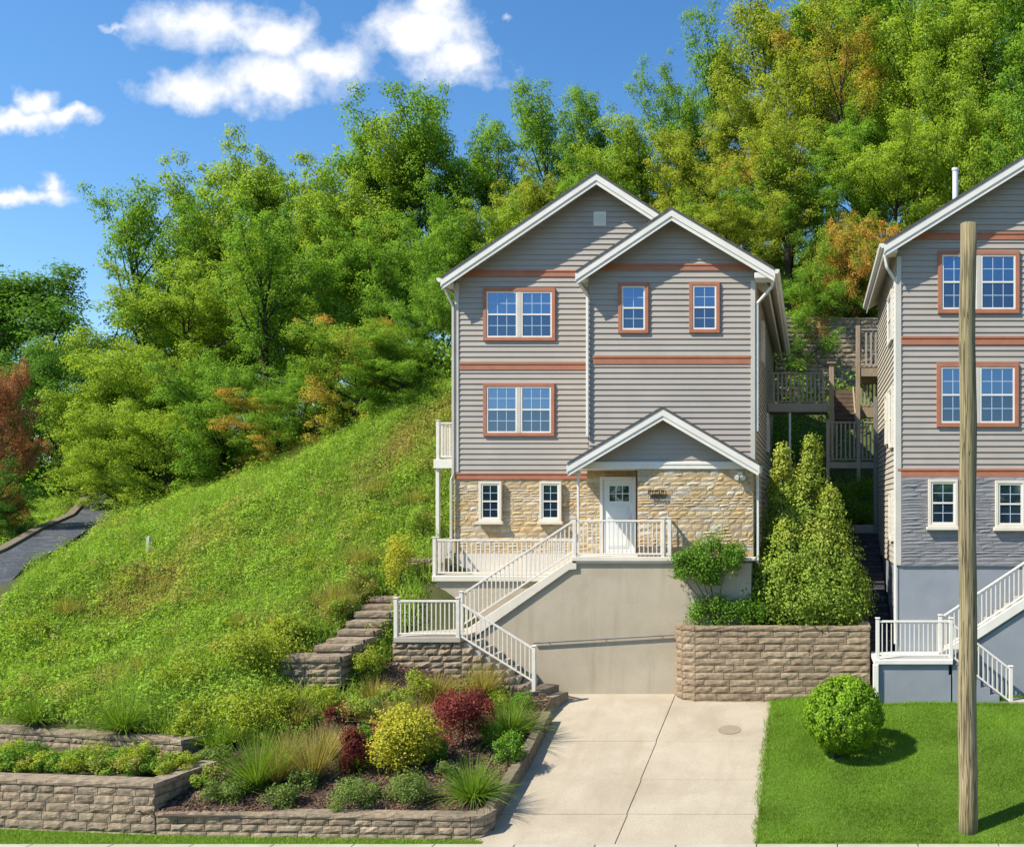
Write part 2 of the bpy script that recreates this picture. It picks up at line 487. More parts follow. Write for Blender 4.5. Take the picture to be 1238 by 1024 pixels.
def lerp_pl(x, pts):
    return np.interp(x, [p[0] for p in pts], [p[1] for p in pts])
W1 = [(-40, 20.5), (-24, 18.9), (-18, 18.3), (-12.57, 17.75)]         # tall front wall, front line
W2 = [(-40, 24.0), (-24, 22.0), (-18.4, 21.0), (-13.5, 19.9)]         # second tier wall
DL = [(17.4, -6.10), (20.5, -6.22), (23.0, -6.42), (24.6, -6.62)]     # driveway's left edge, X by Y
def drive_z(y): return (np.asarray(y) - 17.4) * .160
def lawn_z(x, y):
    k = np.clip((np.asarray(x) + 1.0) / 3.0, 0, 1)
    return (np.asarray(y) - 17.4) * (.160 + .05 * k)
def path_gate(x, y):
    return (x + 26.6 + (y - 31) * .40) / 3.0
def ground(x, y):
    x = np.atleast_1d(np.asarray(x, float)); y = np.atleast_1d(np.asarray(y, float))
    z = hill(x, y)
    far_left = x < -13.3
    z = np.where(far_left & (y < lerp_pl(x, W2) + .25), .90, z)
    z = np.where((x < -12.5) & (x >= -13.3) & (y < 19.6), np.minimum(z, .90), z)
    bed = (x > -12.5) & (y < 24)
    z = np.where(bed, z + .05 * (vnoise(x, y, .9) - .5), z + (.30 * (vnoise(x, y, 2.2) - .5) + .34 * (vnoise(x + 31, y, 4.1) - .5)) * np.clip((y - 21) / 2, 0, 1) * np.clip(path_gate(x, y), 0, 1))
    return z
def g1(x, y): return float(ground(x, y)[0])

def hit(px, py, y0=17.6, y1=60):
    """point of the ground seen at a photo pixel"""
    ys = np.arange(y0, y1, .05)
    d = PZ(py, ys) - ground(PX(px, ys), ys)
    k = np.nonzero(d <= 0)[0]
    Y = ys[k[0]] if len(k) else y0
    return PX(px, Y), Y, g1(PX(px, Y), Y)

# hillside sheet --------------------------------------------------------------
gx = np.concatenate([np.arange(-110, -40, 4), np.arange(-40, -26, .7), np.arange(-26, -4, .22), np.arange(-4, 4, .5), np.arange(4, 60, 3)])
gy = np.concatenate([np.arange(17.4, 30, .22), np.arange(30, 50, .6), np.arange(50, 130, 4)])
XX, YY = np.meshgrid(gx, gy)
ZZ = ground(XX.ravel(), YY.ravel()).reshape(XX.shape)
nx, ny = len(gx), len(gy)
idx = np.arange(nx * ny).reshape(ny, nx)
Q = np.stack([idx[:-1, :-1], idx[:-1, 1:], idx[1:, 1:], idx[1:, :-1]], -1).reshape(-1, 4)
V = np.stack([XX, YY, ZZ], -1).reshape(-1, 3)
cx, cy = V[Q, 0].mean(1), V[Q, 1].mean(1)
dl = np.interp(cy, [p[0] for p in DL], [p[1] for p in DL])
cut = (cx > dl - .18) & (cy < 26.5) & (cy <= 24.7)
cut |= (cx > -9.3) & (cy > 24.7) & (cy < 26.4)
cut |= (cx > -7.6) & (cy > 23.75) & (cy < 26.4)
cut |= (cx > 1.3) & (cy < 32.2)
cut |= (cy < lerp_pl(cx, W1) + .12) & (cx < -12.4)
cut |= (cx > -12.4) & (cx < -6.1) & (cy < 17.62)
bedm = (cx > -12.9) & (cy < 24.0) & ~((cx < -11.5) & (cy > 21.8))
def sheet(name, mask, mat, kind='structure'):
    q = Q[mask]; u, inv = np.unique(q, return_inverse=True)
    o = link(name, mesh_np(name, V[u], inv.reshape(q.shape), smooth=True), mat)
    return tag(o, kind=kind)
sheet('hillside', ~cut & ~bedm, M['soil'])
sheet('planting_bed', ~cut & bedm, M['mulch'])

# base ground, street, pavement ---------------------------------------------------
b = MB(); b.box(-1500, 1500, -1500, 1500, -.9, -.5)
tag(b.build('ground', M['soil']), kind='structure')
b = MB(); b.box(-150, 150, 4.5, 15.6, -.49, -.13)
tag(b.build('street', M['asphalt']), kind='structure')
b = MB(); b.box(-150, 150, 15.6, 15.75, -.48, .0)
tag(b.build('kerb', M['concrete_l'], bevel=.02), kind='structure')
b = MB()
x = -40.0
while x < 40:
    b.box(x + .008, x + 1.492, 15.76, 17.28, -.2, .0); x += 1.5
tag(b.build('sidewalk', M['concrete_l'], bevel=.012), kind='structure')
b = MB(); b.box(-40, 40, 15.76, 17.38, -.45, -.03)
tag(b.build('sidewalk_bed', M['groove']), kind='structure')
# verge strip in front of the walls
b = MB()
b.prism([(-40, 17.29, -.3), (-6.15, 17.29, -.3), (-6.15, 17.29, -.01), (-40, 17.29, -.01)],
        [(-40, 21, -.3), (-6.15, 17.8, -.3), (-6.15, 17.8, .03), (-40, 21, .03)])
tag(b.build('verge', M['lawn']), kind='structure')

# driveway: slabs with real joints -------------------------------------------------
def dlx(y): return float(np.interp(y, [p[0] for p in DL], [p[1] for p in DL]))
b = MB(); ys = np.linspace(17.3, 25.2, 9)
for a, c in zip(ys[:-1], ys[1:]):
    za, zc = float(drive_z(a)) - .03, float(drive_z(c)) - .03
    b.prism([(-6.9, a, za - .3), (-.95, a, za - .3), (-.95, a, za), (-6.9, a, za)],
            [(-6.9, c, zc - .3), (-.95, c, zc - .3), (-.95, c, zc), (-6.9, c, zc)])
tag(b.build('driveway_base', M['groove']), kind='structure')
b = MB(); g = .0075
rows = [17.29, 18.45, 19.95, 21.95, 25.1]
rng = np.random.default_rng(3)
for r0, r1 in zip(rows[:-1], rows[1:]):
    for side in (0, 1):
        a, c = r0 + g, r1 - g
        if side == 0: xa0, xc0, xa1, xc1 = dlx(a) - .22, dlx(c) - .22, -3.66 - g, -3.64 - g
        else: xa0, xc0, xa1, xc1 = -3.66 + g, -3.64 + g, -1.03, -.98
        e = rng.uniform(-.004, .004)
        za, zc = float(drive_z(a)) + e, float(drive_z(c)) + e
        b.prism([(xa0, a, za - .12), (xa1, a, za - .12), (xa1, a, za), (xa0, a, za)],
                [(xc0, c, zc - .12), (xc1, c, zc - .12), (xc1, c, zc), (xc0, c, zc)])
tag(b.build('driveway', M['concrete'], bevel=.008), kind='structure')
# lawn sheet
lx = np.arange(-1.02, 20, .5); ly_ = np.arange(17.29, 25.4, .4)
LX, LY = np.meshgrid(lx, ly_)
LZ = lawn_z(LX, LY) + .03 * (vnoise(LX, LY, 1.5) - .5) + .015
Lq = np.arange(LX.size).reshape(LX.shape)
Lq = np.stack([Lq[:-1, :-1], Lq[:-1, 1:], Lq[1:, 1:], Lq[1:, :-1]], -1).reshape(-1, 4)
tag(link('lawn', mesh_np('lawn', np.stack([LX, LY, LZ], -1).reshape(-1, 3), Lq, smooth=True), M['lawn']), kind='structure')
# planter soil behind the right retaining wall
b = MB(); b.pxy([(-3.6, 25.0), (-3.3, 24.7), (1.5, 24.6), (1.5, 26.6), (-1.55, 26.6), (-3.6, 26.36)], 2.6, 3.0)
tag(b.build('planter_soil', M['mulch']), kind='structure')
# the paved path going up on the left
pp = [P(-75, 742, 25.0), P(0, 692, 29.4), P(40, 668, 32.0), P(78, 645, 35.5), P(115, 622, 40.0), P(142, 604, 45), P(152, 596, 52)]
pb, kb = MB(), MB()
prev = None
for k, p in enumerate(pp):
    d = np.array(pp[min(k + 1, len(pp) - 1)]) - np.array(pp[max(k - 1, 0)]); d[2] = 0; d /= np.linalg.norm(d)
    s = np.array([d[1], -d[0], 0])
    w = .68
    z = g1(p[0], p[1]) + .26
    l, r = np.array([p[0], p[1], z]) - s * w, np.array([p[0], p[1], z]) + s * w
    if prev is not None:
        pl, pr, ps = prev
        pb.prism([tuple(pl), tuple(pr), tuple(pr - (0, 0, .8)), tuple(pl - (0, 0, .8))],
                 [tuple(l), tuple(r), tuple(r - (0, 0, .8)), tuple(l - (0, 0, .8))])
        up = np.array((0, 0, .09)); dn = np.array((0, 0, .7))
        kb.prism([tuple(pl - ps * .32 + up), tuple(pl - ps * .02 + up), tuple(pl - ps * .02 - dn), tuple(pl - ps * .32 - dn)],
                 [tuple(l - s * .32 + up), tuple(l - s * .02 + up), tuple(l - s * .02 - dn), tuple(l - s * .32 - dn)])
    prev = (l, r, s)
PATH = np.array([(p[0], p[1]) for p in pp])
tag(pb.build('path', M['cobble']), kind='structure')
tag(kb.build('path_kerb', M['edging'], bevel=.03), kind='structure')
def path_dist(x, y):
    d = np.full(np.shape(x), 1e9)
    for a, c in zip(PATH[:-1], PATH[1:]):
        ab = c - a; t = np.clip(((x - a[0]) * ab[0] + (y - a[1]) * ab[1]) / (ab @ ab), 0, 1)
        d = np.minimum(d, np.hypot(x - a[0] - t * ab[0], y - a[1] - t * ab[1]))
    return d
# ------------------------------------------------------------------ building helpers
def front(Y): return lambda u, o, z: (u, Y - o, z)
def right_side(X): return lambda u, o, z: (X + o, u, z)
def left_side(X): return lambda u, o, z: (X - o, u, z)

def clip_band(poly, z0, z1):
    def half(ps, f, lim):
        out = []
        for i in range(len(ps)):
            a, c = ps[i], ps[(i + 1) % len(ps)]
            ia, ic = f * (a[1] - lim) >= 0, f * (c[1] - lim) >= 0
            if ia: out.append(a)
            if ia != ic:
                t = (lim - a[1]) / (c[1] - a[1])
                out.append((a[0] + (c[0] - a[0]) * t, lim))
        return out
    p = half(poly, 1, z0)
    return half(p, -1, z1) if p else p

def siding(mb, fr, poly, expo=.160, lip=.030, phase=0.0):
    """clapboards: every course is a real tilted board with an underside"""
    zmin, zmax = min(p[1] for p in poly), max(p[1] for p in poly)
    z = math.floor((zmin - phase) / expo) * expo + phase
    rr = random.Random(int(zmin * 100))
    while z < zmax:
        p = clip_band(poly, max(z, zmin) + 1e-6, min(z + expo, zmax) - 1e-6)
        if len(p) >= 3:
            mb.tint = rr.random()
            off = lambda q: .004 + lip * (1 - (q[1] - z) / expo)
            mb.poly([fr(q[0], off(q), q[1]) for q in p])
            zb = min(q[1] for q in p)
            us = [q[0] for q in p if q[1] < zb + 1e-4]
            if len(us) >= 2 and max(us) - min(us) > .01:
                a, c = min(us), max(us)
                mb.poly([fr(a, off((0, zb)), zb), fr(c, off((0, zb)), zb), fr(c, -.01, zb), fr(a, -.01, zb)])
        z += expo

def block(mb, fr, u0, u1, z0, z1, depth, bulge, rng, nx=3, nz=2, inset=.012):
    us = np.linspace(u0, u1, nx + 1); zs = np.linspace(z0, z1, nz + 1)
    i0 = len(mb.v)
    for j, z in enumerate(zs):
        for i, u in enumerate(us):
            edge = i in (0, nx) or j in (0, nz)
            o = (-inset * rng.random()) if edge else bulge * rng.uniform(.35, 1.0)
            du = 0 if i in (0, nx) else rng.uniform(-.2, .2) * (u1 - u0) / nx
            dz = 0 if j in (0, nz) else rng.uniform(-.2, .2) * (z1 - z0) / nz
            mb.v.append(fr(u + du, o, z + dz))
    w = nx + 1
    for j in range(nz):
        for i in range(nx):
            mb.face((i0 + j * w + i, i0 + j * w + i + 1, i0 + (j + 1) * w + i + 1, i0 + (j + 1) * w + i))
    ring = [i for i in range(nx)] + [nx + j * w for j in range(nz)] + [nz * w + i for i in range(nx, 0, -1)] + [j * w for j in range(nz, 0, -1)]
    i1 = len(mb.v)
    for k in ring:
        j, i = divmod(k, w)
        mb.v.append(fr(us[i], -depth, zs[j]))
    n = len(ring)
    for k in range(n):
        k2 = (k + 1) % n
        mb.face((i0 + ring[k], i0 + ring[k2], i1 + k2, i1 + k))

def seg_frame(p0, p1):
    t = np.array(p1[:2], float) - np.array(p0[:2], float); Ls = float(np.linalg.norm(t)); t /= Ls
    n = np.array((t[1], -t[0]))
    def fr(u, o, z): return (p0[0] + t[0] * u + n[0] * o, p0[1] + t[1] * u + n[1] * o, z)
    return fr, Ls

def ashlar(mb, fr, u0, u1, z0, z1, rng, hs=(.075, .11, .14, .19), ws=(.15, .46), bulge=.024, depth=.10, holes=()):
    z = z0
    while z < z1 - .02:
        h = float(rng.choice(hs)); h = min(h, z1 - z)
        if z1 - z - h < .07: h = z1 - z
        u = u0
        while u < u1 - .02:
            w = float(rng.uniform(*ws)); w = min(w, u1 - u)
            if u1 - u - w < .1: w = u1 - u
            parts = [(z, z + h)]
            if h > .17 and rng.random() < .4:
                k = z + h * rng.uniform(.4, .6); parts = [(z, k), (k, z + h)]
            for a, c in parts:
                mb.tint = float(rng.random())
                g = .006
                if not any(u < q[1] and u + w > q[0] and a < q[3] and c > q[2] and u > q[0] and u + w < q[1] and a > q[2] and c < q[3] for q in holes):
                    block(mb, fr, u + g, u + w - g, a + g, c - g, depth, bulge * float(rng.uniform(.3, 1.2)), rng, inset=.004)
            u += w
        z += h

def block_wall(mb, pts, ztop, zbot, course, lens, depth, rng, bulge=.024, cap=.09, over=.03, nx=4, nz=3):
    """split-face block wall along a polyline; courses counted down from ztop"""
    for p0, p1 in zip(pts[:-1], pts[1:]):
        fr, Ls = seg_frame(p0, p1)
        zt = ztop
        if cap:
            u = 0.0
            while u < Ls - .01:
                w = min(float(rng.uniform(.5, .75)) * max(1, lens[0] / .35), Ls - u)
                if Ls - u - w < .18: w = Ls - u
                mb.tint = float(rng.random())
                frc = lambda uu, oo, zz: fr(uu, oo + over, zz)
                block(mb, frc, u + .004, u + w - .004, zt - cap, zt - .002 * rng.random(), depth + over, .012, rng, 3, 2)
                u += w
            zt -= cap
        row = 0
        while zt > zbot + .02:
            h = min(course, zt - zbot)
            u = 0.0 if row % 2 == 0 else -float(rng.uniform(.2, .5)) * lens[0]
            while u < Ls - .01:
                w = float(rng.uniform(*lens)); e = min(u + w, Ls)
                if Ls - e < .12: e = Ls
                s = max(u, 0)
                mb.tint = float(rng.random())
                block(mb, fr, s + .006, e - .006, zt - h + .006, zt - .006, depth, bulge * float(rng.uniform(.6, 1.2)), rng, nx, nz)
                u = e if e >= Ls - .01 else u + w
            zt -= h; row += 1

def window(parent, fr, x0, x1, z0, z1, units=1, cols=2, rows=2, trim=M['terracotta'], tw=.10, sill=None, mull=M['beige'], name='window'):
    tb = MB(fr)
    o0, o1 = -.02, .082
    tb.box(x0, x1, o0, o1, z0, z0 + tw); tb.box(x0, x1, o0, o1, z1 - tw, z1)
    tb.box(x0, x0 + tw, o0, o1, z0 + tw, z1 - tw); tb.box(x1 - tw, x1, o0, o1, z0 + tw, z1 - tw)
    w = tb.build(name, trim, parent, bevel=.006)
    a, c, zb, zt = x0 + tw, x1 - tw, z0 + tw, z1 - tw
    mw = .11 if units == 2 else 0
    uw = (c - a - mw) / units
    if units == 2:
        mb = MB(fr); mb.box(a + uw, a + uw + mw, -.02, .072, zb, zt); mb.build('mullion', mull, w)
    fw = .045
    for k in range(units):
        u0 = a + k * (uw + mw); u1 = u0 + uw
        zm = (zb + zt) / 2
        sb = MB(fr)
        sb.box(u0, u1, -.02, .064, zb, zb + fw); sb.box(u0, u1, -.02, .064, zt - fw, zt)
        sb.box(u0, u0 + fw, -.02, .064, zb + fw, zt - fw); sb.box(u1 - fw, u1, -.02, .064, zb + fw, zt - fw)
        sb.box(u0 + fw, u1 - fw, -.02, .060, zm - fw * .5, zm + fw * .5)
        gb_ = MB(fr)
        m = .016
        for s0, s1, oo in ((zb + fw, zm - fw * .5, .046), (zm + fw * .5, zt - fw, .048)):
            for q in range(1, cols):
                xq = u0 + fw + (u1 - u0 - 2 * fw) * q / cols
                gb_.box(xq - m / 2, xq + m / 2, .02, oo, s0, s1)
            for q in range(1, rows):
                zq = s0 + (s1 - s0) * q / rows
                for q2 in range(cols):
                    xa = u0 + fw + (u1 - u0 - 2 * fw) * q2 / cols + (m / 2 if q2 else 0)
                    xb = u0 + fw + (u1 - u0 - 2 * fw) * (q2 + 1) / cols - (m / 2 if q2 < cols - 1 else 0)
                    gb_.box(xa, xb, .02, oo - .002, zq - m / 2, zq + m / 2)
        sb.build('sash', M['white'], w)
        gb_.build('grille', M['muntin'], w)
        for s0, s1, gm in ((zb + fw - .004, zm, 'glass_screen'), (zm, zt - fw + .004, 'glass')):
            pb = MB(fr)
            pb.box(u0 + fw - .004, u1 - fw + .004, -.01, .040, s0, s1)
            pb.build('pane', M[gm], w)
    if sill:
        s = MB(fr); s.box(x0 - .05, x1 + .05, -.02, .13, z0 - .09, z0); s.build('sill', sill, w, bevel=.008)
    return w

def gable_roof(parent, xl, xr, zl, zr, xc, zc, y0, y1, name='roof', th=.07, rake=.31, back=True, eave_len=None, board='white', gutter='r', wall_y=None):
    """gable running along Y; (xl,zl) (xr,zr) are the eave ends, (xc,zc) the ridge, all on the top surface"""
    rb = MB()
    for (xe, ze, s) in ((xl, zl, -1), (xr, zr, 1)):
        rb.pxz([(xc, zc), (xe, ze), (xe, ze - th), (xc, zc - th)], y0 - .015, y1)
    rf = rb.build(name, M['shingle'], parent)
    fb = MB()
    for (xe, ze) in ((xl, zl), (xr, zr)):
        k = (zc - ze) / abs(xc - xe)
        # rake board, front, in two steps like boxed trim
        fb.pxz([(xc, zc - th), (xe, ze - th), (xe, ze - th - rake * .62), (xc, zc - th - rake * .62)], y0, y0 + .05)
        fb.pxz([(xc, zc - th - rake * .62), (xe, ze - th - rake * .62), (xe, ze - th - rake), (xc, zc - th - rake)], y0 + .022, y0 + .06)
    fb.build('rake_board', M[board], rf)
    sb = MB()
    yb = y1
    for (xe, ze) in ((xl, zl), (xr, zr)):
        sb.pxz([(xc, zc - th - .03), (xe, ze - th - .03), (xe, ze - th - .12), (xc, zc - th - .12)], y0 + .062, yb)
    sb.build('soffit', M['cream'], rf)
    for (xe, ze, s) in ((xl, zl, -1), (xr, zr, 1)):
        gb = MB()
        gb.pxz([(xe, ze - th - .005), (xe + s * .025, ze - th - .005), (xe + s * .025, ze - .30), (xe, ze - .30)], y0, y1)
        if (gutter == 'r' and s > 0) or gutter == 'both' or (gutter == 'l' and s < 0):
            gb.pxz([(xe + s * .028, ze - .05), (xe + s * .15, ze - .05), (xe + s * .13, ze - .13), (xe + s * .09, ze - .17), (xe + s * .028, ze - .17)], y0, y1)
        gb.build('eave_fascia', M['white'], rf)
    return rf

def downspout(parent, pts, mat=None, w=.075):
    b = MB()
    for p, q in zip(pts[:-1], pts[1:]):
        b.bar(p, q, w, w * .8)
    return b.build('downspout', mat or M['white'], parent, bevel=.012)

_bal_cache = {}
def baluster_mesh(h, w):
    key = (round(h, 3), w)
    if key not in _bal_cache:
        b = MB(); b.box(-w / 2, w / 2, -w / 2, w / 2, 0, h)
        me = bpy.data.meshes.new('baluster'); me.from_pydata(b.v, [], b.f); me.update()
        _bal_cache[key] = me
    return _bal_cache[key]

def railing(parent, p0, p1, h=.95, gap=.12, posts=(0, 1), mat='rail', w=.026, pw=.095, bottom=.10, post_drop=0.0, top_w=.06, name='railing', wob=0.0):
    """one straight run of railing: rails as the part's mesh, posts and balusters below it"""
    p0, p1 = np.array(p0, float), np.array(p1, float)
    up = np.array((0, 0, 1.0))
    b = MB()
    b.bar(p0 + up * h, p1 + up * h, top_w, .05)
    b.bar(p0 + up * bottom, p1 + up * bottom, .04, .045)
    r = b.build(name, M[mat], parent, bevel=.006)
    n = max(2, int(round(np.linalg.norm((p1 - p0)[:2]) / gap)))
    off = world_off(parent)
    bh = h - bottom - .03
    me = baluster_mesh(bh, w)
    rr = random.Random(n)
    for k in range(1, n):
        p = p0 + (p1 - p0) * k / n + up * (bottom + .01) - off
        o = link('baluster', me, M[mat], r, p)
        if wob: o.rotation_euler = (rr.uniform(-wob, wob), rr.uniform(-wob, wob), 0)
    for k in posts:
        p = p0 + (p1 - p0) * k
        pb = MB()
        pb.box(p[0] - pw / 2, p[0] + pw / 2, p[1] - pw / 2, p[1] + pw / 2, p[2] - .02 - post_drop, p[2] + h + .07)
        pb.box(p[0] - pw * .65, p[0] + pw * .65, p[1] - pw * .65, p[1] + pw * .65, p[2] + h + .07, p[2] + h + .10)
        pb.build('post', M[mat], r, bevel=.008)
    return r
# ================================================================== HOUSE 1 (centre)
YL, YB, YE = 27.6, 26.4, 39.5
XL, XM, XR = -10.57, -6.318, -1.603
YS = 25.15            # front of the stone box beside the door sits just behind this
rng = np.random.default_rng(11)
h1 = thing('house', 'three-storey grey-sided gable house with tan stone ground floor and white front door', 'house', (-6.1, 27.6, 4.3))
fl, fb_, fp = front(YL), front(YB), front(26.1)
b = MB()
b.box(XL, XR + .3 - .3, YL, YE, 3.0, 4.88)
b.box(XM, XR, YB, YL, .5, 4.88)
b.box(-3.6, XR - .02, YS, YB, .5, 4.80)
b.build('foundation', M['stucco'], h1)
b = MB(); b.box(XL + .01, XM, YL - .012, YL, 4.3, 4.86)
b.build('foundation_panel', M['foundation'], h1)
# core walls behind the cladding
b = MB()
b.box(XL + .02, XR - .02, YL + .01, YE, 4.88, 12.7)
b.box(XM + .02, XR - .02, YB + .01, YL + .0, 4.88, 12.6)
b.pxz([(XL + .02, 12.7), (XR - .02, 12.7), (-6.28, 15.75)], YL + .01, YE)
b.pxz([(XM + .02, 12.6), (XR - .02, 12.6), (-3.93, 14.2)], YB + .01, YL + .3)
b.build('core_wall', M['siding'], h1)
b = MB()
siding(b, fl, [(XL, 7.2), (XR, 7.2), (XR, 12.85), (-6.28, 15.92), (XL, 12.95)])
siding(b, fb_, [(XM, 7.2), (XR, 7.2), (XR, 13.08), (-3.92, 14.5), (XM, 12.86)])
b.build('siding', M['siding'], h1)
b = MB()
siding(b, right_side(XR), [(YB, 4.9), (YE, 4.9), (YE, 13.05), (YB, 13.05)])
siding(b, left_side(XL), [(YL, 7.2), (YE, 7.2), (YE, 12.75), (YL, 12.75)])
siding(b, left_side(XM), [(YB, 7.2), (YL, 7.2), (YL, 12.75), (YB, 12.75)])
b.build('side_siding', M['siding2'], h1)
# terracotta belts (moulded, two steps)
def belt(fr, x0, x1, zc, h=.2):
    b = MB(fr); b.box(x0, x1, -.01, .045, zc - h / 2, zc + h * .22); b.box(x0, x1, -.01, .062, zc + h * .22 + .001, zc + h / 2)
    b.build('belt_trim', M['terracotta'], h1, bevel=.006)
belt(fl, XL + .12, XM - .1, PZ(331, YL)); belt(fb_, XM + .12, XR - .1, PZ(323.5, YB), .19)
belt(fl, XL + .12, XM - .1, PZ(443, YL), .22); belt(fb_, XM + .12, XR - .1, PZ(435.5, YB), .24)
belt(fl, XL - .02, XM - .1, PZ(575.5, YL), .19)
# corner boards
for fr, x0, x1, z0, z1 in ((fl, XL - .02, XL + .1, 7.28, 12.9), (fb_, XR - .1, XR + .025, 7.3, 12.7)):
    b = MB(fr); b.box(x0, x1, -.1, .05, z0, z1); b.build('corner_board', M['beige'], h1, bevel=.005)
b = MB(right_side(XR)); b.box(YB + .01, YB + .12, -.05, .045, 4.9, 12.7); b.build('corner_board', M['beige'], h1, bevel=.005)
# stone veneer, ground floor
b = MB()
ashlar(b, fl, XL - .06, XM + .1, 4.87, 7.08, rng)
b.build('stone_veneer', M['stone'], h1)
b = MB()
YR = YB - .06
fs = front(YR)
dx0, dx1, dz1 = PX(726, YR), PX(769.5, YR), PZ(576.5, YR)
ashlar(b, fs, XM - .05, dx0, 4.9, 7.42, rng); ashlar(b, fs, dx0, dx1, dz1, 7.42, rng)
b.build('stone_veneer', M['stone'], h1)
b = MB(); YW = 25.36; xw0 = PX(770.5, YW)
ashlar(b, front(YW), xw0, XR + .04, 4.9, 7.46, rng)
ashlar(b, right_side(XR + .04), YW, YB + .6, 4.9, 7.46, rng)
b.build('stone_veneer', M['stone'], h1)
b = MB(); b.box(XL - .02, XM, YL + .006, YL + .0095, 4.87, 7.08); b.build('mortar_bed', M['mortar'], h1)
b = MB(); b.box(XM - .02, dx0 + .02, YR + .008, YB - .001, 4.89, 7.42); b.build('mortar_bed', M['mortar'], h1)
b = MB(); b.box(xw0 + .01, XR + .03, YW + .008, YB - .001, 4.805, 7.46); b.build('mortar_bed', M['mortar'], h1)
b = MB(); b.box(-3.69, XR + .12, 24.95, YW + .02, 4.802, 4.893); b.build('water_table', M['cream'], h1, bevel=.015)
# windows
def win(px0, px1, py0, py1, Y, **k):
    return window(h1, front(Y), PX(px0, Y), PX(px1, Y), PZ(py1, Y), PZ(py0, Y), **k)
win(585, 672, 349, 412.5, YL, units=2, cols=3)
win(585, 671, 463.5, 527.5, YL, units=2, cols=3)
win(748, 784.5, 342.5, 403.5, YB)
win(833.5, 870.5, 341.5, 403, YB)
for a, c in ((580.5, 608), (653.5, 680)):
    window(h1, front(YL - .06), PX(a, YL), PX(c, YL), PZ(630, YL), PZ(582, YL), trim=M['cream'], tw=.075, sill=M['cream'])
# gable vent
vx0, vx1, vz0, vz1 = PX(718, YL), PX(733, YL), PZ(273.5, YL), PZ(256.5, YL)
b = MB(fl); b.box(vx0, vx1, -.01, .04, vz0, vz1)
for k in range(5):
    z = vz0 + .05 + k * (vz1 - vz0 - .1) / 5
    b.box(vx0 + .05, (vx0 + vx1) / 2 - .01, .041, .06, z, z + .035); b.box((vx0 + vx1) / 2 + .01, vx1 - .05, .041, .06, z, z + .035)
b.build('gable_vent', M['white'], h1)
# roofs
gable_roof(h1, PX(533.5, 27.1), -1.25, PZ(334, 27.1), 12.83, -6.28, PZ(207, 27.1), 27.1, 39.8, gutter='l')
gable_roof(h1, PX(696.5, 25.9), PX(936, 25.9), PZ(327, 25.9), PZ(323.5, 25.9), PX(811.5, 25.9), PZ(250, 25.9), 25.9, 39.85, gutter='r')
# eave returns of the front gables
for x0, x1, y0, y1, z0, z1 in ((PX(697, 25.9), XM, 25.94, YB, PZ(331, 25.9) - .12, PZ(331, 25.9)), (XR + .03, PX(934, 25.9), 25.94, YB + .1, PZ(330, 25.9) - .14, PZ(330, 25.9) + .02),
                               (PX(535, 27.1), XL - .03, 27.14, YL + .1, PZ(338, 27.1) - .16, PZ(338, 27.1))):
    b = MB(); b.box(x0, x1, y0, y1, z0, z1); b.build('eave_return', M['white'], h1, bevel=.02)
# downspouts
downspout(h1, [(PX(535, 27.1) - .02, 27.3, 12.72), (PX(540, 27.3), 27.4, 12.5), (XL - .055, YL - .06, 12.2), (XL - .055, YL - .06, 7.2), (XL - .1, YL - .1, 7.05), (XL - .1, YL - .1, 4.4)], M['beige'])
downspout(h1, [(PX(699, 25.9), 25.96, 12.68), (PX(701, 26), 26.0, 12.5), (XM - .02, YB - .09, 12.25), (XM - .02, YB - .09, 8.25)])
downspout(h1, [(PX(935, 25.95), 26.05, 12.7), (PX(933, 26), 26.1, 12.45), (XR + .08, YB + .02, 12.05), (XR + .08, YB + .02, 8.4)])
# entrance gable roof
YP, YG = 24.9, 25.38
pr = gable_roof(h1, PX(686, YP), PX(917, YP), PZ(559, YP), PZ(558.5, YP), PX(801, YP), PZ(491, YP), YP, YB - .03, name='porch_roof', rake=.30, gutter='none')
b = MB()
siding(b, front(YG), [(PX(698, YG), PZ(559, YG)), (PX(908, YG), PZ(559, YG)), (PX(801, YG), PZ(500, YG))], .14, .02)
b.build('porch_gable_siding', M['siding'], h1)
b = MB()
b.pxz([(PX(698, YG), PZ(560, YG)), (PX(908, YG), PZ(560, YG)), (PX(801, YG), PZ(502, YG))], YG + .005, YB - .03)
b.build('porch_gable_core', M['siding'], h1)
b = MB(); b.box(PX(694, YG), PX(909, YG), YG - .07, YB, PZ(567, YG), PZ(558.2, YG)); b.box(PX(694, YG), PX(909, YG), YG - .085, YG - .071, PZ(562, YG), PZ(558.5, YG))
b.build('frieze_board', M['white'], h1, bevel=.008)
for x0, x1 in ((687, 694), (909, 916)):
    b = MB(); b.box(PX(x0, YP), PX(x1, YP), YP + .06, YB, PZ(564, YP), PZ(559.5, YP)); b.build('eave_return', M['white'], h1, bevel=.01)
downspout(h1, [(PX(698, 25.2), 25.2, 7.42), (PX(699, 25.2), 25.2, 7.2), (PX(699.5, 25.2), 25.2, 4.92)])
downspout(h1, [(PX(918, 25.0), 25.1, 7.36), (PX(915, 25.2), 25.25, 7.25), (XR + .15, 25.45, 7.0), (XR + .15, 25.45, 4.7)])
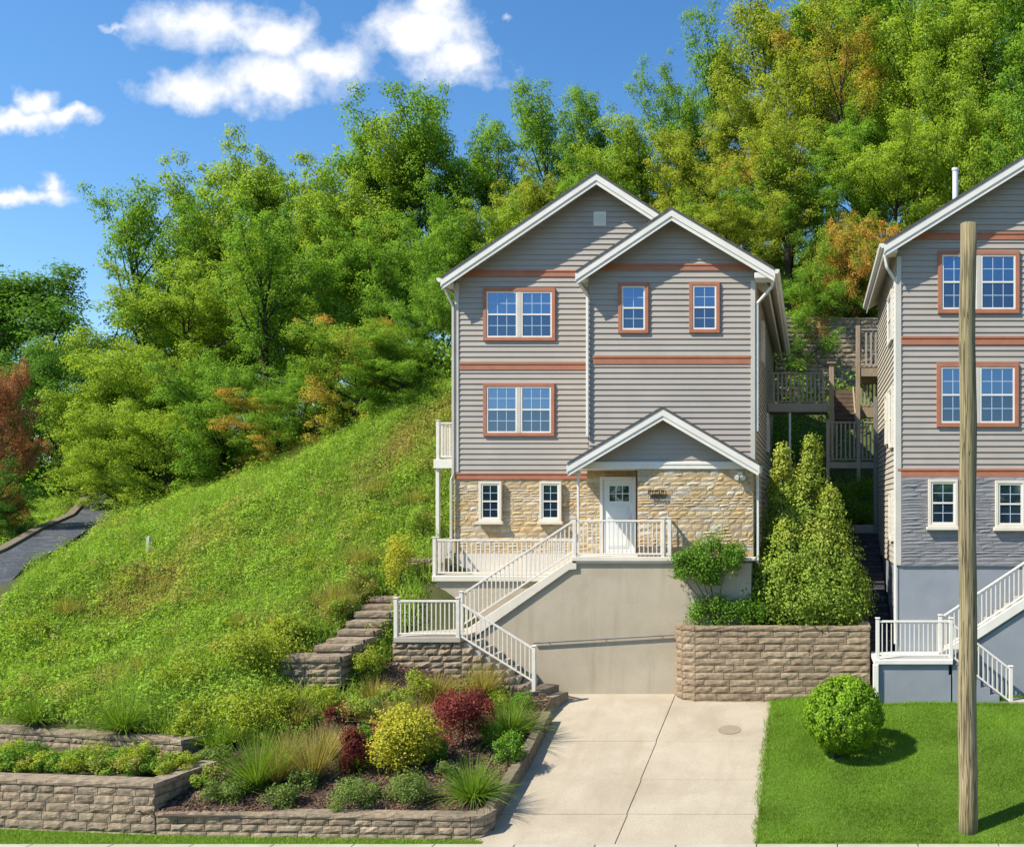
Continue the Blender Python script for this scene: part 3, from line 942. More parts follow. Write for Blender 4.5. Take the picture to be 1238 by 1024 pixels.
# front door
dY = YR - .05
fd = front(dY)
b = MB(fd)
b.box(dx0, dx0 + .09, -.06, .05, 4.92, dz1); b.box(dx1 - .09, dx1, -.06, .05, 4.92, dz1); b.box(dx0 + .09, dx1 - .09, -.06, .05, dz1 - .09, dz1)
df = b.build('door_frame', M['white'], h1, bevel=.008)
b = MB(fd); a, c = dx0 + .092, dx1 - .092; lz0, lz1 = PZ(606, dY), PZ(587.5, dY); gl, gr = PX(737, dY), PX(760.5, dY)
b.box(a, c, -.05, .0, 4.93, dz1 - .092)
for x0, x1, z0, z1 in ((a + .12, c - .12, 5.10, 5.86), (a + .12, c - .12, 5.94, lz0 - .13)):
    b.box(x0, x1, .001, .012, z0, z1); b.box(x0 + .05, x1 - .05, .0125, .02, z0 + .05, z1 - .05)
b.box(gl - .05, gr + .05, .001, .02, lz0 - .05, lz0); b.box(gl - .05, gr + .05, .001, .02, lz1, lz1 + .05)
b.box(gl - .05, gl, .001, .02, lz0, lz1); b.box(gr, gr + .05, .001, .02, lz0, lz1)
for k in (1, 2):
    x = gl + (gr - gl) * k / 3; b.box(x - .012, x + .012, .006, .018, lz0, lz1)
b.box(gl, gr, .006, .017, (lz0 + lz1) / 2 - .012, (lz0 + lz1) / 2 + .012)
dr = b.build('door', M['door'], h1)
b = MB(fd); b.box(gl, gr, .001, .005, lz0, lz1); b.build('pane', M['glass'], dr)
b = MB(fd); b.box(c - .14, c - .06, .001, .02, 5.78, 6.12); b.tube([(c - .1, .021, 5.9), (c - .1, .07, 5.9)], .022); b.bar((c - .1, .07, 5.9), (c - .22, .07, 5.9), .025); b.build('handle', M['metal'], dr)
b = MB(); b.box(dx0 - .03, dx1 + .03, dY - .12, dY + .06, 4.885, 4.925); b.build('threshold', M['greypipe'], h1)
# black house-name plate beside the door: wrought, not legible in the photo
b = MB(front(YW - .035))
sx0, sx1, sz0, sz1 = PX(784, YW), PX(807, YW), PZ(603.5, YW), PZ(592, YW)
rr = random.Random(4)
b.box(sx0, sx1, .005, .02, (sz0 + sz1) / 2 - .014, (sz0 + sz1) / 2 + .014)
for row, (za, zb) in enumerate(((sz0, (sz0 + sz1) / 2 - .015), ((sz0 + sz1) / 2 + .02, sz1))):
    x = sx0 + (.0 if row else .06)
    while x < sx1 - .03:
        w = rr.uniform(.026, .036)
        b.box(x, x + w, .02, .035, za + rr.uniform(0, .03), zb - rr.uniform(0, .02))
        if rr.random() < .7: b.box(x + w, x + w + .024, .02, .034, zb - .045, zb - .012)
        x += rr.uniform(.05, .066)
tag(b.build('name_sign', M['blackmetal'], loc=(PX(795, YW), YW, sz0)), 'small black wrought name sign on the tan stone right of the white door', 'sign')
# security light under the right eave
b = MB(); lx0, lz = PX(895, YW), PZ(574.5, YW)
b.box(lx0 - .07, lx0 + .07, YW - .1, YW - .02, lz - .06, lz + .08)
for s in (-1, 1):
    b.tube([(lx0 + s * .05, YW - .08, lz - .02), (lx0 + s * .09, YW - .21, lz - .08)], .04, 10, .07)
tag(b.build('security_light', M['white'], loc=(lx0, YW - .1, lz)), 'small white twin floodlight under the right end of the entrance eave', 'lamp')
# side windows, right wall (slivers)
for y0, y1, z0, z1 in ((29.6, 30.6, 10.9, 12.2), (33.2, 34.3, 8.2, 9.6)):
    window(h1, right_side(XR + .02), y0, y1, z0, z1, trim=M['cream'], tw=.08)
# balcony on the left side
b = MB(); b.box(-11.42, XL - .03, 28.2, 31.4, 7.48, 7.68); b.box(-11.46, XL - .03, 28.15, 28.199, 7.42, 7.7)
bal = b.build('balcony', M['white'], h1, bevel=.01)
railing(h1, (-11.36, 28.26, 7.68), (XL - .08, 28.26, 7.68), 1.12, .12, posts=(0,), name='balcony_railing')
railing(h1, (-11.36, 28.26, 7.68), (-11.36, 31.3, 7.68), 1.12, .12, posts=(1,), name='balcony_railing')
for yp in (28.21, 31.1):
    b = MB(); b.box(-11.42, -11.31, yp, yp + .11, 3.6, 7.47); b.build('balcony_post', M['white'], h1, bevel=.01)

# ================================================================== ENTRY STAIRCASE 1
st = thing('entry_staircase', 'beige stucco switchback stairs with white railings leading to the white front door', 'stairs', (-6.5, 25, 1.2))
ZU, ZL_ = 4.9, 2.9
b = MB()
b.pxz([(-9.25, .4), (XR - .0, .4), (XR - .0, 4.74), (-6.42, 4.74), (-9.25, 2.55)], 25.0, 26.25)

b.build('stucco_wall', M['stucco'], st)
b = MB(); b.box(-6.42, -3.70, 24.93, 26.24, 4.741, ZU); b.box(-6.42, -3.67, 24.9, 24.929, 4.80, ZU + .012)
b.build('landing', M['cream'], st, bevel=.012)
b = MB()
n = 11; run = (9.2 - 6.42) / n; rise = (ZU - ZL_) / n
for k in range(n):
    x1 = -6.42 - k * run; z = ZU - (k + 1) * rise
    b.box(x1 - run, x1, 25.12, 26.2, z - .5, z)
b.build('upper_flight', M['concrete_l'], st)
b = MB(); b.pxz([(-6.30, ZU + .02), (-6.30, ZU - .32), (-6.5, ZU - .34), (-9.3, 2.58), (-9.3, 2.95)], 24.93, 25.11)
b.build('stringer', M['cream'], st, bevel=.012)
b = MB(); b.box(-10.75, -9.02, 23.86, 26.2, ZL_ - .13, ZL_)
b.build('lower_landing', M['concrete_l'], st, bevel=.012)
b = MB()
n2 = 8; run2 = (9.02 - 7.10) / n2; rise2 = (ZL_ - 1.48) / n2
for k in range(n2):
    x0 = -9.02 + k * run2; z = ZL_ - (k + 1) * rise2
    b.box(x0, x0 + run2, 23.98, 24.97, .6, z)
b.build('lower_flight', M['concrete_l'], st)
railing(st, (-6.36, 24.98, ZU), (-3.80, 24.98, ZU), .98, .115, posts=(0, .93, 1), bottom=.09)
railing(st, (-3.80, 24.98, ZU), (-3.80, 25.34, ZU), .98, .09, posts=(), bottom=.09)
railing(st, (-9.42, 25.0, 2.96), (-6.40, 25.0, ZU + .05), .93, .115, posts=(0,), bottom=.10)
railing(st, (-10.70, 23.92, ZL_), (-9.10, 23.92, ZL_), .93, .115, posts=(0, 1), bottom=.09)
railing(st, (-9.10, 23.92, ZL_ - .02), (-7.14, 23.92, 1.66), .93, .115, posts=(1,), bottom=.09, post_drop=.25)
b = MB(); p0, p1 = (PX(645, 24.93), 24.93, PZ(777, 24.93)), (-3.66, 24.93, PZ(767, 24.93))
b.tube([p0, p1], .026, 8)
for t in (.1, .5, .9):
    q = [p0[i] + (p1[i] - p0[i]) * t for i in range(3)]; b.tube([tuple(q), (q[0], 25.02, q[2])], .014, 6)
b.build('wall_handrail', M['greypipe'], st)
# terrace in front of the left windows
b = MB(); b.pxy([(-10.62, 26.3), (-6.42, 26.3), (-6.42, 27.57), (-10.62, 27.57)], 1.6, 4.14)
b.build('terrace_wall', M['stucco'], st)
b = MB(); b.box(-10.72, -6.43, 26.2, 27.56, 4.141, 4.31); b.build('terrace_slab', M['cream'], st, bevel=.02)
railing(st, (-10.66, 26.28, 4.31), (-6.5, 26.28, 4.31), 1.0, .13, posts=(0,), name='terrace_railing', bottom=.08)
railing(st, (-10.66, 26.28, 4.31), (-10.66, 27.5, 4.31), 1.0, .13, posts=(), name='terrace_railing', bottom=.08)

# ================================================================== HOUSE 2 (right)
Y2, X2, X2R, Y2B = 24.8, 2.325, 11.4, 31.8
h2 = thing('house', 'grey-sided house at the right edge with blue-grey painted stone ground floor', 'house', (6.8, 24.8, 1.3))
f2 = front(Y2)
b = MB(); b.box(X2 + .02, X2R, Y2, Y2B, .6, 4.66)
b.build('foundation', M['greystucco'], h2)
b = MB(); b.box(X2 + .02, X2R, Y2 + .01, Y2B, 4.66, 12.9); b.pxz([(X2 + .02, 12.9), (X2R, 12.9), (6.85, 15.7)], Y2 + .01, Y2B)
b.build('core_wall', M['siding'], h2)
b = MB(); siding(b, f2, [(X2, 7.2), (X2R, 7.2), (X2R, 13.3), (6.85, 16.08), (X2, 13.3)], phase=.05)
b.build('siding', M['siding'], h2)
b = MB(); siding(b, left_side(X2), [(Y2, 4.66), (Y2B, 4.66), (Y2B, 13.25), (Y2, 13.25)], phase=.05)
b.build('side_siding', M['siding2'], h2)
def belt2(zc, h, x0=X2 + .1):
    b = MB(f2); b.box(x0, X2R, -.01, .045, zc - h / 2, zc + h * .22); b.box(x0, X2R, -.01, .062, zc + h * .22 + .001, zc + h / 2)
    b.build('belt_trim', M['terracotta'], h2, bevel=.006)
belt2(PZ(286, Y2), .2); belt2(PZ(412, Y2), .23); belt2(PZ(571.5, Y2), .22, X2 + .0)
b = MB(f2); b.box(X2 - .02, X2 + .1, -.12, .05, 4.7, 12.95); b.build('corner_board', M['beige'], h2, bevel=.005)
b = MB(); ashlar(b, front(Y2 - .05), X2 + .1, X2R, 4.68, 7.06, rng, hs=(.055, .075, .095, .12), ws=(.3, .9), bulge=.022, depth=.06)
b.build('stone_veneer', M['greystone'], h2)
b = MB(); b.box(X2 + .1, X2R, Y2 - .04, Y2 - .001, 4.665, 7.06); b.build('mortar_bed', M['greystone'], h2)
def win2(px0, px1, py0, py1, **k):
    Y = k.pop('Y', Y2)
    return window(h2, front(Y), PX(px0, Y), PX(px1, Y), PZ(py1, Y), PZ(py0, Y), **k)
win2(1133.5, 1232, 304, 379.5, units=2, cols=3, tw=.11)
win2(1132, 1231, 439, 516.5, units=2, cols=3, tw=.11)
win2(1122, 1157.5, 579.5, 636.5, Y=Y2 - .07, trim=M['cream'], tw=.075, sill=M['cream'])
win2(1203, 1239, 581, 637.5, Y=Y2 - .07, trim=M['cream'], tw=.075, sill=M['cream'])
for y0, y1, z0, z1 in ((25.7, 27.0, 10.9, 12.3), (25.6, 26.5, 7.9, 9.6), (27.2, 27.9, 8.1, 9.6), (25.7, 26.5, 5.3, 6.7)):
    window(h2, left_side(X2 - .02), y0, y1, z0, z1, trim=M['cream'], tw=.08)
gable_roof(h2, PX(1070, 24.35), 11.75, PZ(292, 24.35), PZ(292, 24.35), 6.85, PZ(292, 24.35) + .62 * (6.85 - PX(1070, 24.35)), 24.35, 32.1, gutter='l')
b = MB(); b.box(PX(1072, 24.35), X2 - .03, 24.4, Y2 + .1, PZ(298, 24.35) - .14, PZ(298, 24.35)); b.build('eave_return', M['white'], h2, bevel=.02)
downspout(h2, [(PX(1071, 24.4) - .03, 24.5, 12.95), (PX(1073, 24.45), 24.6, 12.6), (X2 - .06, Y2 - .02, 12.3), (X2 - .06, Y2 - .02, 2.6)])
downspout(h2, [(X2 - .1, Y2B - .1, 10.0), (X2 - .1, Y2B - .1, 4.6)], M['greypipe'], .14)
b = MB(); cxp = PX(1155, 27.5); b.tube([(cxp, 27.5, 13.4), (cxp, 27.5, PZ(206, 27.5))], .085, 14); b.tube([(cxp, 27.5, PZ(206, 27.5) - .02), (cxp, 27.5, PZ(204, 27.5))], .105, 14)
b.build('flue_pipe', M['metal'], h2, smooth=False)

# ENTRY STAIRCASE 2
s2 = thing('entry_staircase', 'blue-grey stucco stairs with white railings in front of the right-hand house', 'stairs', (2.6, 23.6, 1.3))
zp = 2.40
b = MB(); b.box(1.66, 3.5, 23.5, 24.75, .6, zp - .12); b.box(3.5, 3.56, 23.5, 24.75, .6, 2.0)
b.build('platform', M['greystucco'], s2)
b = MB(); b.box(1.60, 3.6, 23.42, 24.76, zp - .119, zp); b.box(1.58, 1.72, 23.40, 23.54, .9, zp - .119); b.build('platform_slab', M['white'], s2, bevel=.012)
b = MB()  # upper flight, rising to the right against the house
zu, xu0, xu1 = 5.0, 3.55, 7.3
n = 14
for k in range(n):
    x0 = xu0 + (xu1 - xu0) * k / n; z = zp + (zu - zp) * (k + 1) / n
    b.box(x0, xu0 + (xu1 - xu0) * (k + 1) / n, 24.02, 24.74, .7, z)
b.box(xu1, 9.5, 24.02, 24.74, .7, zu)
b.build('upper_flight', M['concrete_l'], s2)
b = MB(); b.pxz([(3.3, .6), (9.5, .6), (9.5, zu - .25), (xu1, zu - .25), (3.3, zp - .32)], 23.97, 24.019); b.build('stucco_wall', M['greystucco'], s2)
b = MB(); b.pxz([(xu0 - .2, zp - .18), (xu1, zu - .22), (xu1, zu + .06), (xu0 - .2, zp + .10)], 23.9, 24.016); b.build('stringer', M['white'], s2, bevel=.012)
b = MB(); xl1 = PX(1222, 23.5); n = 6
for k in range(n):
    x0 = 3.6 + (xl1 - .05 - 3.6) * k / n; x1 = 3.6 + (xl1 - .05 - 3.6) * (k + 1) / n; z = zp - (zp - 1.32) * (k + 1) / n
    b.box(x0, x1, 23.5, 23.89, .6, z)
b.build('lower_flight', M['greystucco'], s2)
b = MB(); b.box(xl1, xl1 + 1.2, 23.4, 24.7, .9, 1.36); b.build('bottom_step', M['concrete_l'], s2, bevel=.02)
railing(s2, (1.70, 23.5, zp), (3.56, 23.5, zp), .96, .118, posts=(0, 1), mat='white')
railing(s2, (3.56, 23.5, zp), (xl1, 23.5, 1.22), .92, .118, posts=(1,), mat='white', post_drop=.25)
railing(s2, (3.36, 24.0, zp + .05), (xu1, 24.0, zu + .05), .93, .118, posts=(0, 1), mat='white')

# ================================================================== WALLS
rng = np.random.default_rng(21)
def wallthing(name, mat, pts, ztop, zbot, course, lens, depth, label, cat='wall', **k):
    b = MB(); block_wall(b, pts, ztop, zbot, course, lens, depth, rng, **k)
    o = b.build(name, M[mat], loc=(pts[0][0], pts[0][1], zbot))
    return tag(o, label, cat)
wallthing('retaining_wall', 'blockwall', [(-3.64, 25.05), (-3.59, 24.8), (-3.40, 24.58), (-3.05, 24.44), (1.56, 24.38), (1.58, 25.7)], 3.11, .7, .185, (.38, .85), .3,
          'tan split-block retaining wall between driveway and lawn, shrubs on top', bulge=.024, cap=.10)
wallthing('retaining_wall', 'greyblock', [(-40, 20.5), (-24, 18.9), (-18, 18.3), (-12.57, 17.75), (-12.35, 19.3)], .99, -.3, .175, (.28, .52), .35,
          'taller tan block wall at the left front corner beside the pavement', cap=.09)
wallthing('retaining_wall', 'greyblock', [(-12.53, 17.73), (-6.42, 17.48), (-6.18, 17.56), (-6.08, 17.9)], .45, -.3, .145, (.28, .52), .3,
          'low block wall in front of the flower bed beside the pavement', cap=.08)
wallthing('retaining_wall', 'greyblock', [(-40, 24.0), (-24, 22.0), (-18.4, 21.0), (-13.5, 19.9), (-13.0, 20.9)], 1.27, .5, .145, (.28, .52), .35,
          'low second-tier block wall behind the planted strip at left', cap=.10)
# stone wall below the lower stair landing
wallthing('stone_wall', 'greyblock', [(-10.8, 26.0), (-10.8, 23.93), (-9.0, 23.93)], 2.76, 1.2, .165, (.24, .5), .3,
          'brown stone wall under the lower stair landing', cap=0, bulge=.05)
b = MB()
for k in range(7):
    x0 = -9.0 + k * .27; zt = 2.62 - k * .19
    block_wall(b, [(x0, 23.9), (x0 + .275, 23.9)], zt, .9, .19, (.275, .3), .2, rng, bulge=.04, cap=0)
tag(b.build('stone_wall', M['greyblock'], loc=(-9, 23.9, 1)), 'stepped stone wall under the lower flight of the beige stairs', 'wall')
# stepped dry wall climbing the slope
b = MB()
ysw = np.linspace(22.8, 26.4, 9); 
for k, y in enumerate(ysw):
    xa = -12.42 + .02 * k if k else -13.1
    wd = .95 if k else 1.5
    xa += rng.uniform(-.08, .08)
    zt = 2.60 + (3.90 - 2.60) * k / 8 + rng.uniform(-.06, .06); y = y + rng.uniform(-.08, .08)
    zb = zt - (.75 if k == 0 else .55)
    b2 = [(xa, y), (xa + wd, y), (xa + wd, y + .75)]
    block_wall(b, b2, zt, zb, .18, (.3, .55), .62, rng, bulge=.05, cap=.13, over=.06)
tag(b.build('dry_stone_wall', M['greyblock'], loc=(-12, 22.8, 1.8)), 'stepped dry-stone wall climbing the grassy slope left of the stairs', 'wall')
b = MB(); block_wall(b, [(-12.3, 27.3), (-10.75, 26.75)], 4.75, 3.4, .17, (.4, .8), .5, rng, bulge=.05, cap=.1)
block_wall(b, [(-12.2, 26.9), (-11.2, 26.55)], 4.1, 3.2, .17, (.4, .8), .5, rng, bulge=.05, cap=.1)
tag(b.build('dry_stone_wall', M['greyblock'], loc=(-11.5, 27, 3.4)), 'dark dry-stone wall behind the yellow shrub beside the terrace', 'wall')
# stone steps at the stair foot
b = MB(); 
fs1, l1 = seg_frame((-6.98, 23.88), (-6.72, 24.75)); block(b, fs1, 0, l1, 1.0, 1.52, .5, .03, rng)
fs2, l2 = seg_frame((-6.70, 23.62), (-6.42, 24.55)); block(b, fs2, 0, l2, .8, 1.36, .55, .03, rng)
b2 = MB(); b2.pxy([(-7.35, 23.65), (-6.98, 23.88), (-6.72, 24.75), (-7.2, 24.9)], .9, 1.515); b2.pxy([(-7.15, 23.35), (-6.70, 23.62), (-6.42, 24.55), (-6.9, 24.6)], .8, 1.345)
b.v, off = b.v + b2.v, len(b.v); b.f += [tuple(i + off for i in q) for q in b2.f]; b.t += b2.t
tag(b.build('stone_step', M['greyblock'], loc=(-7, 24, 1)), 'pair of rough stone steps at the foot of the beige stairs', 'steps')
# driveway edging, left side
b = MB()
for (y0, x0), (y1, x1) in zip(DL[:-1], DL[1:]):
    n = max(1, int((y1 - y0) / .75))
    for k in range(n):
        ya, yb = y0 + (y1 - y0) * k / n + .5 * (y0 < 17.5) * (k == 0), y0 + (y1 - y0) * (k + 1) / n
        xa, xb = x0 + (x1 - x0) * k / n, x0 + (x1 - x0) * (k + 1) / n
        za, zb = float(drive_z(ya)), float(drive_z(yb)); ha, hb = .37 - .012 * (ya - 17.4), .37 - .012 * (yb - 17.4)
        if yb > 23.7: continue
        j = rng.uniform(-.02, .02)
        b.tint = float(rng.random())
        b.prism([(xa - .24, ya + .006, za - .3), (xa + j, ya + .006, za - .3), (xa + j - .02, ya + .006, za + ha), (xa - .24, ya + .006, za + ha)],
                [(xb - .24, yb - .006, zb - .3), (xb + j, yb - .006, zb - .3), (xb + j - .02, yb - .006, zb + hb), (xb - .24, yb - .006, zb + hb)])
tag(b.build('edging', M['edging'], loc=(-6.3, 17.9, 0), bevel=.02), 'dark concrete block edging between flower bed and driveway', 'edging')
# utility cover in the driveway
b = MB(); cpx, cpy = PX(882, 22.6), 22.6
b.pxy([(.28 * math.cos(a), .28 * math.sin(a)) for a in np.linspace(0, 2 * math.pi, 24, endpoint=False)], 0, .004)
o = b.build('utility_cover', M['cover'])
o.location = (cpx, cpy, float(drive_z(cpy)) + .003); o.rotation_euler = (math.atan(.16), 0, 0)
tag(o, 'round flush utility cover in the upper right of the driveway', 'cover')

# utility pole
b = MB(); px_, py_ = PX(1170, 17.75), 17.75
zt = PZ(271, 17.75)
pts = [(px_ + .015 * math.sin(k * 1.3), py_ + .01 * math.cos(k), -.3 + (zt + .3) * k / 16) for k in range(17)]
b.tube(pts, .185, 28, .152)
tag(b.build('utility_pole', M['pole'], loc=(px_, py_, float(lawn_z(px_, py_))), smooth=True), 'tall weathered wooden utility pole on the lawn near the pavement', 'pole')
# white marker post on the slope
mx, my, mz = hit(180, 673, 20, 50)
b = MB(); b.box(mx - .05, mx + .05, my - .05, my + .05, mz - .3, mz + .62); b.box(mx - .035, mx + .035, my - .035, my + .035, mz + .62, mz + .65)
tag(b.build('marker_post', M['beige'], loc=(mx, my, mz), bevel=.01), 'thin pale marker post standing alone on the grassy slope', 'post')

# ================================================================== BETWEEN THE HOUSES
sg = thing('garden_steps', 'dark stone steps climbing between the two houses', 'steps', (1.85, 25.7, 2.4))
b = MB()
for k in range(15):
    b.box(1.28, 2.28, 25.75 + k * .4, 25.75 + (k + 1) * .4 + .03, 1.5, 2.55 + k * .2)
    b.box(1.27, 2.28, 25.72 + k * .4, 25.77 + k * .4, 2.55 + k * .2 - .05, 2.55 + k * .2 + .004)
b.build('steps', M['darkstone'], sg, bevel=.015)
b = MB(); b.box(1.2, 2.3, 31.85, 32.1, 5.0, 5.62); b.build('top_kerb', M['concrete_l'], sg, bevel=.02)

YD = 34.0
d1 = thing('wooden_deck', 'weathered wooden deck raised on a thin post behind the grey house', 'deck', (-.4, 34, 7))
b = MB(); b.box(-1.55, .66, YD, YD + 2.6, 9.86, 10.02); b.box(-1.55, .66, YD - .04, YD - .001, 9.72, 10.03)
b.build('floor', M['woodgrey'], d1)
railing(d1, (-1.5, YD + .05, 10.02), (.62, YD + .05, 10.02), 1.12, .15, posts=(), mat='woodgrey', w=.07, top_w=.14, bottom=.08)
b = MB(); b.box(-.80, -.72, YD + .1, YD + .18, 5.0, 9.71); b.build('post', M['metal'], d1)
b = MB(); b.box(.68, .86, YD - .06, YD + .12, 7.85, PZ(440, YD)); b.box(.60, .94, YD - .12, YD + .18, PZ(440, YD), PZ(440, YD) + .05); b.build('post', M['wood'], d1, bevel=.01)
d2 = thing('wooden_staircase', 'brown wooden stairs climbing between the deck and the raised landings', 'stairs', (1.25, 34, 8))
b = MB()
for k in range(9):
    b.box(.90, 1.66, YD + k * .26, YD + k * .26 + .29, 9.1 + k * .19, 9.145 + k * .19); 
    b.box(.90, 1.66, YD + k * .26 + .26, YD + k * .26 + .28, 9.145 + k * .19, 9.27 + k * .19)
b.build('steps', M['wooddark'], d2)
for x in (.87, 1.67):
    b = MB(); b.pyz([(YD - .05, 8.85), (YD + 2.4, 10.65), (YD + 2.4, 10.95), (YD - .05, 9.15)], x - .025, x + .025); b.build('stringer', M['wood'], d2)
d3 = thing('wooden_landing', 'two-level wooden landing with railings against the right-hand house', 'deck', (1.6, 33.2, 6))
b = MB(); b.box(1.66, 1.82, YD - .08, YD + .08, 6.3, PZ(394, YD)); b.build('post', M['wood'], d3, bevel=.01)
b = MB(); b.box(1.83, 3.2, YD - .05, YD + 2.2, 11.02, 11.32); b.build('upper_floor', M['wood'], d3)
railing(d3, (1.86, YD, 11.32), (3.1, YD, 11.32), 1.4, .17, posts=(), mat='woodgrey', w=.07, top_w=.14, bottom=.06)
railing(d3, (1.8, YD + 2, 10.1), (3.0, YD + 2, 10.1), .95, .16, posts=(), mat='woodgrey', w=.06, top_w=.1, bottom=.06)
b = MB(); b.box(1.8, 3.0, YD + 1.9, YD + 2.4, 9.7, 10.09); b.build('back_beam', M['wood'], d3)
b = MB(); b.box(.58, 3.2, 33.15, 33.95, 7.62, 7.84); b.build('lower_floor', M['woodgrey'], d3)
railing(d3, (.62, 33.2, 7.84), (1.72, 33.2, 7.84), 1.42, .15, posts=(0,), mat='woodgrey', w=.06, top_w=.12, bottom=.1, post_drop=2.6, pw=.12)
railing(d3, (1.72, 33.2, 7.84), (3.0, 33.2, 7.84), 1.42, .15, posts=(0,), mat='woodgrey', w=.06, top_w=.12, bottom=.1, post_drop=1.0, pw=.13)
b = MB(); block_wall(b, [(-1.6, 42.2), (.3, 42.6), (2.3, 42.6), (6, 42.4)], 14.9, 8.6, .22, (.4, .8), .5, rng, bulge=.05, cap=.1)
tag(b.build('retaining_wall', M['greyblock'], loc=(0, 42.4, 9)), 'high grey-brown stone retaining wall behind the wooden decks', 'wall')
# ================================================================== TREES
def tree_meshes(seed, H=12.0, Rr=4.0, cb=.3, nl=26, leafs=20000, lsize=.135, puff=.72, upw=.55, open_=0.0, multi=1, shape='round'):
    """trunk+limbs mesh and crown mesh of one tree variant, base at the origin"""
    rg = np.random.default_rng(seed)
    tb = MB()
    cl = []           # clump centres: (p, radius)
    stems = []
    for s in range(multi):
        a = rg.uniform(0, 2 * math.pi); lean = (.10 if multi == 1 else .30)
        pts = [np.zeros(3)]
        d = np.array((math.cos(a) * lean, math.sin(a) * lean, 1.0))
        m = 10
        for k in range(m):
            d = d + rg.normal(0, .07, 3); d[2] = abs(d[2]) + .12; d /= np.linalg.norm(d)
            pts.append(pts[-1] + d * H * .93 / m)
        stems.append(pts)
        tb.tube(pts, H * .021 / math.sqrt(multi), 8, H * .004)
    def prof(t):
        if shape == 'round': return max(.16, math.sin(math.pi * min(1, (t - cb) / (1 - cb) * .86 + .14)) ** .7)
        if shape == 'tall': return .45 + .55 * math.sin(math.pi * (t - cb) / (1 - cb)) 
        if shape == 'up': return .35 + .75 * ((t - cb) / (1 - cb)) ** .8 * (1.15 - (t - cb) / (1 - cb)) * 2.0
    for i in range(nl):
        pts = stems[i % multi]
        t = cb + (1 - cb) * ((i + rg.random()) / nl) * .97
        k = t * 10 / .93 * .93; k = min(t * 10, 9.8); j = int(k)
        p = pts[j] + (pts[j + 1] - pts[j]) * (k - j)
        az = i * 2.4 + rg.normal(0, .35)
        Lb = Rr * prof(t) * rg.uniform(.72, 1.15)
        el = upw + rg.normal(0, .16) + .35 * t
        dd = np.array((math.cos(az) * math.cos(el), math.sin(az) * math.cos(el), math.sin(el)))
        q = [p]
        for s in range(5):
            dd = dd + rg.normal(0, .12, 3) + np.array((0, 0, -.02 + .05 * (s > 2))); dd /= np.linalg.norm(dd)
            q.append(q[-1] + dd * Lb / 5 / max(.55, math.cos(el)))
        r0 = H * .0092 * (1.15 - t) + .012
        tb.tube(q, r0, 5, r0 * .25, cap=False)
        for s in (2, 3, 4, 5):
            if rg.random() < open_: continue
            c = q[s] + rg.normal(0, .25, 3) * (Rr / 4)
            cl.append((c, puff * rg.uniform(.6, 1.1) * (.75 + .1 * s)))
            for e in range(3):
                bd = dd + rg.normal(0, .75, 3); bd /= np.linalg.norm(bd)
                tip = q[s] + bd * rg.uniform(.5, 1.15) * Rr * .30
                if e == 0: tb.tube([q[s], (q[s] + tip) / 2 + rg.normal(0, .06, 3), tip], r0 * .35, 4, .006, cap=False)
                cl.append((tip, puff * rg.uniform(.5, .95)))
    for pts in stems:
        cl.append((pts[-1], puff * .8)); cl.append((pts[-2], puff))
    C = np.array([c for c, r in cl]); RR = np.array([r for c, r in cl])
    wgt = RR ** 2; wgt /= wgt.sum()
    ids = rg.choice(len(cl), leafs, p=wgt)
    u = unit(rg.normal(0, 1, (leafs, 3)))
    rad = RR[ids][:, None] * (rg.random((leafs, 1)) ** .45) * (1 + .15 * rg.normal(0, 1, (leafs, 1)))
    pos = C[ids] + u * rad * np.array((1.05, 1.05, .72))
    V, Q = leaves(pos, u * .8 + np.array((0, 0, .42)), lsize, lsize * .62, rg, .30)
    tint = np.clip(.5 + .22 * rg.normal(0, 1, leafs) + .16 * rg.normal(0, 1, len(cl))[ids], 0, 1)
    lowf = vnoise(C[:, 0] + seed * 7, C[:, 2] + C[:, 1] * .6, 2.6)
    clump = np.clip(lowf[ids] + .06 * rg.normal(0, 1, leafs), 0, 1)
    crown = mesh_np('crown', V, Q, tint, clump)
    tm = bpy.data.meshes.new('trunk'); tm.from_pydata([tuple(v) for v in tb.v], [], tb.f)
    tm.polygons.foreach_set('use_smooth', [True] * len(tm.polygons)); tm.materials.append(M['bark']); tm.update()
    crown.materials.append(L['mid'])
    top = float(V[:, 2].max()); wid = float(np.percentile(np.abs(V[:, 0]), 97) + np.percentile(np.abs(V[:, 1]), 97))
    return tm, crown, top, wid

